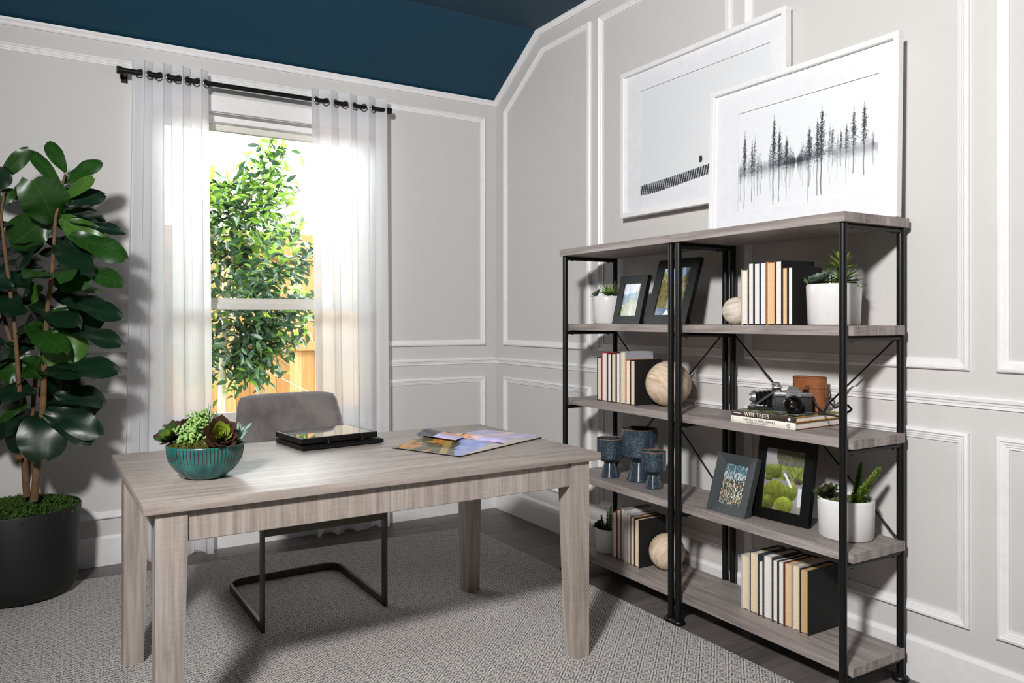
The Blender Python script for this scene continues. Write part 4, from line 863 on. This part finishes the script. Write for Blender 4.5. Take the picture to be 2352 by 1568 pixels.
# folding bellows camera
t = shelf_free('folding_camera', 'old folding bellows camera with silver lens ring, left of the reflex camera', 'camera', .455, .205, cz, -46)
obj('body', MB().bbox((-.055, -.006, 0), (.055, .024, .082), .006, 2), M_LEATHERETTE, t, 50); obj('top_plate', MB().bbox((-.056, -.007, .0825), (.056, .025, .093), .004, 2), M_SATIN, t, 50)
obj('viewfinder', MB().bbox((-.02, -.006, .0932), (.016, .02, .104), .003), M_SATIN, t, 40); obj('knob', MB().lathe([(0, .093), (.009, .093), (.009, .100), (0, .100)], 20, (.036, .008, 0)), M_SATIN, t, 40)
bl = MB(); prof = []
for i in range(9):
    f = i / 8; k = (.036 - .010 * f) * (1 if i % 2 == 0 else .86); y = -.007 - .062 * f; prof += [[(-k, y, .042 - k * .95), (k, y, .042 - k * .95), (k, y, .042 + k * .95), (-k, y, .042 + k * .95)]]
bl.add([q for r_ in prof for q in r_], [(i * 4 + k, i * 4 + (k + 1) % 4, i * 4 + 4 + (k + 1) % 4, i * 4 + 4 + k) for i in range(8) for k in range(4)]); obj('bellows', bl, M_LENS, t)
RX = Matrix.Translation((0, -.070, .044)) @ Matrix.Rotation(R(90), 4, 'X'); ls = obj('lens_board', MB().lathe([(0, 0), (.026, 0), (.026, .008), (.022, .010), (.022, .014), (.016, .016), (.014, .022), (.010, .022), (.009, .016), (0, .016)], 32, M=RX), M_SATIN, t, 30); obj('front_element', MB().lathe([(0, .020), (.0088, .0175), (.0088, .0165), (0, .0165)], 24, M=RX), M_OPTIC, ls, 180)
obj('drop_bed', MB().bbox((-.042, -.098, .0005), (.042, -.0065, .006), .002), M_LEATHERETTE, t)
for x in (-.044, .044): obj('strut', MB().bar([Vector((x, -.004, .07)), Vector((x, -.086, .009))], .003, .008), M_CHROME, t)
# leather case
M_LEATH = flat('tan_leather', '8a4f28', .42, vary=.18, scale=40, bumps=.3); M_LEATHD = flat('dark_leather_edge', '5f3318', .5)
t = shelf_free('leather_case', 'tan brown leather camera case standing behind the cameras', 'camera case', .352, .283, cz, 20)
def stad(hx, hy, n=8): return [(hx - hy + hy * math.cos(a), hy * math.sin(a)) for a in np.linspace(-math.pi / 2, math.pi / 2, n)] + [(-hx + hy + hy * math.cos(a), hy * math.sin(a)) for a in np.linspace(math.pi / 2, 3 * math.pi / 2, n)]
obj('case_body', MB().prism(stad(.060, .028), .0005, .086), M_LEATH, t, 40); obj('lid', MB().prism(stad(.063, .031), .0862, .126).prism(stad(.0605, .0285), .126, .130), M_LEATH, t, 40); obj('lid_seam', MB().tube([(x * .99, y * .99, .1262) for x, y in stad(.0635, .0315, 12)] + [(stad(.0635, .0315, 12)[0][0] * .99, stad(.0635, .0315, 12)[0][1] * .99, .1262)], .0012, 6), M_LEATHD, t)
obj('closing_strap', MB().bbox((-.009, -.0335, .045), (.009, -.0312, .098), .001).bbox((-.007, -.031, .045), (.007, -.0285, .08), .001), M_LEATHD, t); obj('stud', MB().lathe([(0, 0), (.004, 0), (.003, .003), (0, .003)], 12, M=Matrix.Translation((0, -.0335, .09)) @ Matrix.Rotation(R(90), 4, 'X')), M_CHROME, t)
obj('side_strap', MB().bar([Vector((.0635, 0, .085)), Vector((.074, -.003, .075)), Vector((.076, -.003, .055)), Vector((.066, 0, .040)), Vector((.062, 0, .05))], .010, .003), M_LEATHD, t); obj('buckle', MB().tube([(.075, -.008, .07), (.075, .006, .07), (.075, .006, .055), (.075, -.008, .055), (.075, -.008, .07)], .0015, 6), M_CHROME, t)

# ================================================================== DESK TOP: BOWL, FOLDED FRAME, OPEN BOOK
def bowl_mat():
    m, nt, b = new_mat('teal_fluted_glaze'); setp(b, rough=.28, coat=.25)
    tc = nt.nodes.new('ShaderNodeTexCoord'); sp = nt.nodes.new('ShaderNodeSeparateXYZ'); nt.links.new(tc.outputs['Object'], sp.inputs[0])
    ang = math_n(nt, 'ARCTAN2', sp.outputs[1], sp.outputs[0]); wob = noise(nt, coords(nt), 14, 2)
    ribs = math_n(nt, 'SINE', math_n(nt, 'ADD', math_n(nt, 'MULTIPLY', ang, 62.0), math_n(nt, 'MULTIPLY', wob, 3.0)))
    up = math_n(nt, 'MULTIPLY', math_n(nt, 'SUBTRACT', sp.outputs[2], .054), 400.0, True); up = math_n(nt, 'MAXIMUM', math_n(nt, 'MINIMUM', up, 1.0), 0.0)
    top = math_n(nt, 'LESS_THAN', sp.outputs[2], .1015); up = math_n(nt, 'MULTIPLY', up, top)
    line = math_n(nt, 'MULTIPLY', math_n(nt, 'GREATER_THAN', ribs, .62), up)
    n_ = noise(nt, coords(nt), 20, 4); base = ramp(nt, n_, [(.3, srgb('154a4c')), (.55, srgb('246a68')), (.75, srgb('3a807a'))])
    nt.links.new(mixc(nt, line, base, srgb('3b2a22')), b.inputs['Base Color']); return m
bw_ = thing('planter_bowl', 'teal fluted ceramic bowl of mixed succulents on the desk', 'planter', (-2.172, -1.893, DZ + .0005))
BLc = Vector(bw_.location); RB = .131
prof = [(0, .0), (.050, 0), (.060, .004), (.083, .024), (.100, .046), (.108, .060), (.113, .082), (.1155, .104), (.114, .1065), (.1105, .1055), (.107, .090), (.0, .088)]
lb = MB(); SEG = 186; n_ = len(prof); vv = []; ff = []
for i in range(SEG):
    a = 2 * math.pi * i / SEG; fl_ = .0011 * math.cos(a * 62); dm = .0022 * math.cos(a * 16)
    for k, (r, z) in enumerate(prof):
        q = r + (fl_ if 5 <= k <= 6 else 0) + (dm if 3 <= k <= 4 else 0); vv.append((q * math.cos(a), q * math.sin(a), z))
for i in range(SEG):
    j = (i + 1) % SEG
    for k in range(n_ - 1): ff.append((i * n_ + k, j * n_ + k, j * n_ + k + 1, i * n_ + k + 1))
obj('bowl', lb.add(vv, ff), bowl_mat(), bw_, 40)
moss(bw_, .107, .098, 2600, 31, None, .013, 0, 0, .016); moss(bw_, .045, .100, 700, 33, leafy('olive_moss', '4a3f1c', '857a3c', 60, .95, .1), .014, .02, -.06, .008)
def bpt(px, py, d): return Vector(depth_pt(px, py, d)) - BLc
vw = Vector((CAM[0], CAM[1], CAM[2] + .2)) - BLc; vw = vw.normalized()
M_R1 = leafy('rosette_lime', '8fa02a', 'b3bd4a', 20, .35); M_R2 = leafy('rosette_olive', '5c6a1e', '8c9a34', 20, .35); M_R3 = leafy('rosette_plum', '2a1c1a', '4a3427', 20, .3)
rosette(bw_, bpt(503, 1003, 2.37), (vw + Vector((.25, 0, .35))).normalized(), .066, [M_R1, M_R2, M_R2, M_R3, M_R3], 34)
rosette(bw_, bpt(398, 1008, 2.42), (vw * .6 + Vector((-.6, .1, .7))).normalized(), .060, [M_R2, M_S1, M_S4, M_R3], 28); rosette(bw_, bpt(430, 985, 2.52), (Vector((-.2, .2, 1))).normalized(), .055, [M_S4, M_R3, M_R3], 20)
tuft(bw_, bpt(470, 1005, 2.46), 22, .115, .010, [M_S4, M_S1], 52, 41, (.05, 0, 1), 'spiky_leaf', .05)
M_FING = leafy('finger_succulent', '5f7f72', '8fa898', 20, .45)
fm = MB().lathe([(0, 0), (.0045, .003), (.0055, .02), (.005, .038), (.003, .046), (0, .048)], 10, M=Matrix.Rotation(R(-90), 4, 'X')); fm = mesh_of(fm, M_FING)
rn = random.Random(9)
for i in range(20): put(bw_, 'finger_leaf', fm, bpt(rn.uniform(518, 552), rn.uniform(1000, 1018), rn.uniform(2.40, 2.52)), (rn.uniform(.1, .9), rn.uniform(-.2, .5), rn.uniform(.5, 1)), 0, rn.uniform(.7, 1.15))
M_BEAD = leafy('bead_sedum', '6f9a45', 'a9c97a', 40, .4); bd = MB(); sb = MB().sphere((0, 0, 0), 1, 6, 4)
for i in range(620):
    c0 = random.Random(i).choice(((418, 995), (440, 985), (432, 1005), (455, 1000), (462, 978), (425, 1010), (470, 960), (448, 968), (436, 1018))); c = bpt(c0[0] + rn.gauss(0, 9), c0[1] + rn.gauss(0, 8), 2.40 + rn.gauss(0, .02)); s_ = rn.uniform(.0035, .0055)
    bd.add([Vector(v) * s_ + c for v in sb.v], sb.f)
o = obj('bead_sedum', bd, M_BEAD, bw_, 180); o['kind'] = 'stuff'

# folded double frame
A_ = Vector(on_z(695.5, 1037, DZ)); B_ = Vector(on_z(877, 1016.6, DZ)); D_ = Vector(on_z(655, 1014, DZ)); ax = (B_ - A_).xy; ang = math.atan2(ax.y, ax.x); fwid = ax.length; fdep = (D_ - A_).length * .97
t = thing('folded_frame', 'black hinged double frame folded shut with a glass top, lying on the desk', 'photo frame', A_ + Vector((0, 0, .0004)), ang)
obj('lower_frame', MB().bbox((0, 0, .0), (fwid, fdep, .019), .0015), M_FRAMEBLK, t); 
uf = obj('upper_frame', MB().bbox((.0, .012, .0235), (fwid - .012, fdep + .006, .0445), .0015), M_FRAMEBLK, t)
gl_ = flat('black_mirror_glass', '0a0a0b', .03, spec=1.0, coat=1.0)
obj('glass', MB().box((.013, .018, .0446), (fwid - .024, fdep - .002, .0456)), gl_, t)
for x in (.105, fwid - .085): obj('hinge', MB().tube([(x + .0, .006, .012), (x, -.002, .02), (x, .004, .034), (x, .012, .044)], .0022, 8).tube([(x - .008, .004, .0215), (x + .008, .004, .0215)], .0035, 10), M_BLACK, t, 60)
obj('stand_bar', MB().bbox((.06, -.008, .004), (fwid - .05, -.0005, .014), .002).bbox((fwid - .05, -.010, .003), (fwid + .004, -.0005, .018), .002), M_BLACK, t)

# open picture book
S_ = Vector(on_z(1154, 1025.5, DZ)); F_ = Vector(on_z(1056.9, 1049.5, DZ)); R_ = Vector(on_z(1241.4, 1006, DZ)); L_ = Vector(on_z(904.7, 1029, DZ)); dv = (R_ - F_).xy; ang = math.atan2(dv.y, dv.x); PWd = dv.length / 2; PH = (L_ - F_).length
t = thing('open_book', 'open picture book with sunset landscape pages on the desk', 'book', (F_ + R_) / 2 + Vector((0, 0, .0004)), ang)
obj('cover', MB().bbox((-PWd - .004, -.004, 0), (PWd + .004, PH + .004, .0035), .001), M_FRAMEBLK, t)
def zl(x, y): k = -x / PWd; return .0045 + .009 * (1 - k ** 6) * (k > .999 and 1 or 1) * .9 + .020 * math.exp(-((k - .30) / .22) ** 2) * (.55 + .9 * y / PH) * min(1, k * 9)
def zr(x, y): k = x / PWd; return .0045 + .010 + .011 * math.exp(-((k - .2) / .17) ** 2) * min(1, k * 12) - .002 * k
def page_img(side, X, Y):      # X 0 at the outer edge .. 1 at the spine, Y 0 near .. 1 far
    n1 = np.array(vnoise(*X.shape, 6, 51 + side)); n2 = np.array(vnoise(*X.shape, 18, 61 + side)); img = np.zeros(X.shape + (3,))
    if side == 0:
        img[:] = C3('9aa6d6'); img += (n1[..., None] - .5) * .35 * np.array([1, .8, .7]); hl = Y > .34 + .55 * (X - .45) + .12 * (n1 - .5) ; img[hl] = C3('5f5a45') * (.7 + .7 * n2[hl][:, None]); og = hl & (n1 + .4 * n2 > .72) & (Y > .45); img[og] = C3('b8813f') * (.7 + .6 * n2[og][:, None]); gl = hl & (np.abs(Y - .5 - .5 * (X - .5)) < .05); img[gl] = C3('a8935a'); pk = (np.abs(Y - .62 + .1 * X) < .06) & (X > .62); img[pk] = C3('e9a58c')
    else:
        img[:] = C3('b3aed6'); img += (n1[..., None] - .5) * .4 * np.array([1, .6, .6]); og = (Y > .55) & (Y < .8) & (X > .62); img[og] = C3('e39a63') * (.8 + .5 * n2[og][:, None]); dk = Y > .86 + .05 * n1; img[dk] = C3('5d5a55') * (.8 + .5 * n2[dk][:, None]); dk2 = (X > .75) & (Y > .68) & (n1 > .5); img[dk2] = C3('4a3f36'); pc = (np.abs(Y - .35 - .2 * n1) < .06); img[pc] = C3('e6c3bb')
    return np.clip(img, 0, 1)
for side, zf, nm in ((0, zl, 'left_page'), (1, zr, 'right_page')):
    NU_, NV_ = 70, 60; sg = -1 if side == 0 else 1
    U_, V_ = np.meshgrid(np.linspace(0, 1, NU_ + 1), np.linspace(0, 1, NV_ + 1)); img = page_img(side, 1 - U_, V_)
    g = MB().grid(lambda u, v: (sg * u * PWd, v * PH, zf(sg * u * PWd, v * PH)), NU_, NV_); me = g.mesh(nm, 180); ink(me, img.reshape(-1, 3)); link(nm, me, M_PRINT_GLOSS, t)
    bkk = MB(); P_ = [(sg * q / 24 * PWd, zf(sg * q / 24 * PWd, 0), zf(sg * q / 24 * PWd, PH)) for q in range(25)]
    v0 = [(x, 0, .0036) for x, a, b_ in P_] + [(x, 0, a - .0004) for x, a, b_ in P_] + [(x, PH, .0036) for x, a, b_ in P_] + [(x, PH, b_ - .0004) for x, a, b_ in P_]
    f0 = [(i, i + 1, 26 + i, 25 + i) for i in range(24)] + [(50 + i, 75 + i, 76 + i, 51 + i) for i in range(24)] + [(24, 74, 99, 49)] ; obj('page_block', bkk.add(v0, f0), M_PAGE['white'], t)
lp = MB().grid(lambda u, v: (-PWd * .52 + PWd * .5 * u - .0, PH * (.38 + .6 * v), .030 + .030 * math.sin(math.pi * (u * .85 + .08)) * (.4 + .6 * v) - .012 * u), 24, 20); me = lp.mesh('turning_page', 180)
Ug, Vg = np.meshgrid(np.linspace(0, 1, 25), np.linspace(0, 1, 21)); img = page_img(1, .45 + .5 * Ug, .5 + .5 * Vg); img[Vg > .55] = C3('3f3f49'); img[(Vg > .3) & (Vg < .55) & (Ug > .3)] = C3('d98a5a'); ink(me, img.reshape(-1, 3)); link('turning_page', me, M_PRINT_GLOSS, t)

# ================================================================== FIDDLE LEAF FIG
PC = Vector((-2.70, -.285, RUGZ))
fig = thing('fiddle_leaf_fig', 'tall fiddle leaf fig with glossy leaves in a black round planter', 'potted plant', PC)
obj('planter', MB().lathe([(0, 0), (.19, 0), (.215, .012), (.235, .04), (.243, .09), (.252, .39), (.250, .397), (.243, .397), (.240, .36), (0, .355)], 56), M_POTBLK, fig, 40)
moss(fig, .238, .365, 4200, 71, leafy('forest_moss', '1f3316', '4d6b2c', 60, .9, .15), .030, 0, 0, .045)
def fp(px, py, d): return Vector(depth_pt(px, py, d)) - PC
M_FSTEM = flat('fig_bark', '6b4f34', .8, vary=.3, scale=30, bumps=.4)
FD = 3.46
stems = [([(78, 1150), (86, 1060), (92, 1000), (99, 930), (101, 860), (104, 790), (110, 700), (118, 640)], FD, .017), ([(118, 650), (124, 560), (128, 500), (140, 440), (150, 400)], FD, .009), ([(62, 1140), (56, 1060), (50, 1000), (52, 940), (40, 860), (30, 780)], FD + .03, .016), ([(60, 1140), (66, 1060), (74, 960), (80, 880), (100, 780), (108, 690)], FD + .09, .013), ([(45, 900), (35, 760), (22, 660), (12, 580), (2, 500), (10, 440)], FD - .02, .010), ([(30, 800), (0, 700), (-40, 600), (-60, 480)], FD + .05, .010)]
for pts, d, r_ in stems: n_ = len(pts); obj('trunk', MB().tube([fp(x, y, d) for x, y in pts], [r_ * (1 - .45 * i / (n_ - 1)) for i in range(n_)], 10), M_FSTEM, fig, 60)
for x, y in ((96, 1022), (42, 1052), (70, 1038)): obj('branch_stub', MB().tube([fp(x - 4, y + 8, FD), fp(x + 2, y - 2, FD - .02)], [.011, .013], 8), M_FSTEM, fig, 60)
def fig_leaf(L, W, wave, droop, seed):
    rn_ = random.Random(seed); NU_, NV_ = 8, 12; p1, p2 = rn_.uniform(0, 6), rn_.uniform(0, 6)
    def P(u, v):
        a = (u - .5) * 2; prof_ = (.30 + .34 * math.sin(math.pi * min(1, v * 1.6)) * (v < .4) + .0); w_ = W / 2 * (math.sin(math.pi * (v * .90 + .05)) ** .6 * (.50 + .50 * v ** .8 * 1.15)) * (1 if v < .94 else max(.35, math.sqrt(max(0, 1 - ((v - .94) / .075) ** 2))))
        y = L * v; z = -droop * L * v * v + .30 * abs(a) * w_ * (1 - .6 * v) + wave * W * math.sin(v * 11 + p1 + 1.2 * a) * abs(a) ** 1.5 - .10 * W * a * a * v
        if v > .97: y -= .05 * L * (1 - abs(a)) * .6
        return (a * w_, y, z)
    return MB().grid(P, NU_, NV_)
def fig_leaf_mat(name, dark, light, rib):
    m, nt, b = new_mat(name); setp(b, rough=.34, spec=.5)
    tc = nt.nodes.new('ShaderNodeTexCoord'); sp = nt.nodes.new('ShaderNodeSeparateXYZ'); nt.links.new(tc.outputs['Object'], sp.inputs[0])
    ax_ = math_n(nt, 'ABSOLUTE', sp.outputs[0]); mid = math_n(nt, 'LESS_THAN', ax_, .0022)
    vein = math_n(nt, 'GREATER_THAN', math_n(nt, 'SINE', math_n(nt, 'MULTIPLY', math_n(nt, 'SUBTRACT', sp.outputs[1], math_n(nt, 'MULTIPLY', ax_, .75)), 185.0)), .965)
    base = ramp(nt, noise(nt, coords(nt), 9, 3), [(.3, srgb(dark)), (.7, srgb(light))])
    nt.links.new(mixc(nt, math_n(nt, 'MULTIPLY', math_n(nt, 'MAXIMUM', mid, vein), .35), base, srgb(rib)), b.inputs['Base Color'])
    tl = nt.nodes.new('ShaderNodeBsdfTranslucent'); tl.inputs[0].default_value = (*[x * 1.5 for x in srgb(light)], 1); mx = nt.nodes.new('ShaderNodeMixShader'); mx.inputs[0].default_value = .12
    nt.links.new(b.outputs[0], mx.inputs[1]); nt.links.new(tl.outputs[0], mx.inputs[2]); nt.links.new(mx.outputs[0], nt.nodes['Material Output'].inputs[0]); return m
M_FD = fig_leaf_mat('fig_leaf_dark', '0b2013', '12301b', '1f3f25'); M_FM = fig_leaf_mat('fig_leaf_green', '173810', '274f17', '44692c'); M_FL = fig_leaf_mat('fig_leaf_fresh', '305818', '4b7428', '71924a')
LVAR = {}
for k, m in (('d', M_FD), ('m', M_FM), ('l', M_FL)):
    for j in range(3): me = fig_leaf(.26, .15, (.05, .09, .07)[j], (.10, .22, .34)[j], j + 3).mesh('leaf', 180); me.materials.append(m); LVAR[k, j] = me
def place_leaf(bx, by, tx, ty, w_, kind, j=0, dz_=0.0, d0=FD, tilt=.55, up=(0, 0, 1)):
    """base and tip seen at two pixels; dz_ = how much nearer (-) or farther (+) the tip is than the base; tilt turns the blade towards the room"""
    a = fp(bx, by, d0); b_ = fp(tx, ty, d0 + dz_); d = b_ - a; L = d.length; yv = d.normalized(); tocam = (Vector(CAM) - (PC + a)).normalized()
    nv_ = (Vector(up) * (1 - tilt) + tocam * tilt); nv_ = (nv_ - yv * nv_.dot(yv)).normalized(); xv = yv.cross(nv_).normalized()
    Mx = Matrix((xv, yv, nv_)).transposed().to_4x4(); wm = w_ * .00197 / .15 * 1.12
    o = link('leaf', LVAR[kind, j], None, fig); o.matrix_local = Matrix.Translation(a) @ Mx @ Matrix.Diagonal((wm * 1.05, L / .26, wm * .9, 1))
LV = [(151, 396, 108, 321, 34, 'm', 0, .02, .9), (141, 430, 67, 343, 32, 'm', 0, .02, .85), (144, 422, 226, 363, 40, 'm', 1, .02, .55), (145, 458, 212, 406, 30, 'l', 0, -.03, .7), (150, 470, 236, 438, 44, 'd', 1, .04, .6), (145, 482, 215, 462, 36, 'd', 0, .06, .3), (143, 497, 234, 487, 40, 'd', 0, .05, .35),
      (124, 506, 96, 436, 100, 'm', 1, -.16, .75), (136, 498, 228, 556, 62, 'l', 1, -.04, .85), (150, 505, 290, 522, 42, 'd', 1, .02, .4), (160, 540, 286, 580, 60, 'm', 1, .0, .6), (126, 560, 196, 606, 66, 'd', 1, -.12, .5), (118, 500, 16, 558, 90, 'm', 2, -.08, .8), (105, 470, 30, 418, 60, 'm', 0, .04, .8), (100, 430, 40, 415, 36, 'd', 1, .06, .4), (95, 450, 20, 455, 50, 'd', 0, .08, .5),
      (0, 412, 66, 341, 36, 'm', 0, .0, .85), (-30, 430, 16, 395, 50, 'd', 0, -.03, .7), (12, 470, 25, 430, 30, 'm', 0, .02, .6), (5, 520, 22, 505, 30, 'd', 0, .04, .4), (100, 560, 10, 600, 74, 'd', 1, .02, .55), (70, 580, -20, 560, 60, 'd', 1, .05, .5), (95, 555, 30, 545, 50, 'd', 0, .06, .5),
      (114, 640, 116, 592, 108, 'm', 1, -.20, .62), (150, 606, 283, 637, 56, 'm', 1, -.02, .45), (130, 612, 254, 618, 34, 'd', 0, .06, .35), (124, 642, 176, 632, 60, 'm', 2, -.06, .7), (128, 668, 235, 660, 34, 'l', 0, .05, .3), (140, 680, 242, 684, 30, 'd', 0, .03, .35), (142, 690, 278, 712, 58, 'd', 1, -.02, .45), (70, 702, 174, 728, 60, 'd', 1, -.12, .4), (120, 712, 168, 735, 60, 'm', 2, -.02, .7), (100, 660, 47, 682, 48, 'l', 1, .04, .8), (108, 640, 50, 620, 50, 'd', 0, .07, .5),
      (62, 745, 140, 784, 66, 'm', 1, -.16, .45), (105, 834, 184, 768, 84, 'l', 0, .02, .92), (150, 752, 278, 774, 58, 'd', 1, -.02, .42), (118, 832, 265, 836, 62, 'd', 1, -.04, .5), (88, 852, 187, 854, 54, 'd', 0, -.08, .4), (120, 750, 155, 745, 36, 'l', 0, .06, .7), (104, 925, 240, 914, 24, 'd', 0, -.02, .15), (106, 934, 223, 988, 62, 'd', 1, -.05, .75), (100, 950, 216, 1008, 50, 'd', 1, .02, .6), (97, 950, 97, 1008, 100, 'd', 2, -.14, .7), (102, 872, 118, 916, 44, 'd', 0, .06, .7),
      (95, 870, 60, 830, 60, 'm', 0, .08, .8), (80, 905, -20, 880, 74, 'd', 1, -.05, .55), (62, 935, -10, 925, 80, 'm', 0, .02, .85), (60, 955, -30, 995, 60, 'd', 1, -.05, .5), (45, 975, 40, 1010, 60, 'd', 2, .08, .5), (40, 830, -30, 800, 80, 'd', 1, -.04, .5), (60, 840, -10, 850, 70, 'm', 1, -.06, .75), (80, 800, 0, 790, 70, 'd', 1, -.06, .5), (30, 720, -30, 660, 60, 'd', 1, -.02, .6), (60, 720, 0, 680, 70, 'd', 1, -.08, .5), (30, 660, -40, 620, 70, 'd', 0, -.06, .6), (60, 660, 0, 620, 64, 'd', 1, -.05, .5), (75, 640, 10, 690, 60, 'd', 2, .05, .6), (90, 760, 40, 740, 60, 'd', 0, .06, .6), (70, 790, 30, 760, 60, 'd', 1, .08, .6), (85, 600, 30, 640, 60, 'd', 1, .06, .6), (100, 720, 60, 770, 60, 'd', 2, .04, .6), (95, 820, 60, 870, 70, 'm', 1, .02, .7), (60, 870, 10, 900, 60, 'd', 1, .06, .6)]
for (a, b_, c, d, w_, k, j, dd, ti) in LV: place_leaf(a, b_, c, d, w_, k, j, dd, FD + random.uniform(-.03, .04), ti)
rn = random.Random(77)
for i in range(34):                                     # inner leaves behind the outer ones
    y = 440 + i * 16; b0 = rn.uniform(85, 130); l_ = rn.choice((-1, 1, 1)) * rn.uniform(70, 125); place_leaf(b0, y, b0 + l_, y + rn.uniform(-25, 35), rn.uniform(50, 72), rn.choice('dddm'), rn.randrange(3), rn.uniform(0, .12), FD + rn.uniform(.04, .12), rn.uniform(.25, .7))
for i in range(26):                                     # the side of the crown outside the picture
    y = rn.uniform(380, 980); a = rn.uniform(-110, -20); place_leaf(-10 + rn.uniform(-30, 20), y + 20, -10 + a, y + rn.uniform(-40, 50), rn.uniform(50, 80), rn.choice('ddm'), rn.randrange(3), rn.uniform(-.2, .02), FD, rn.uniform(.3, .8))
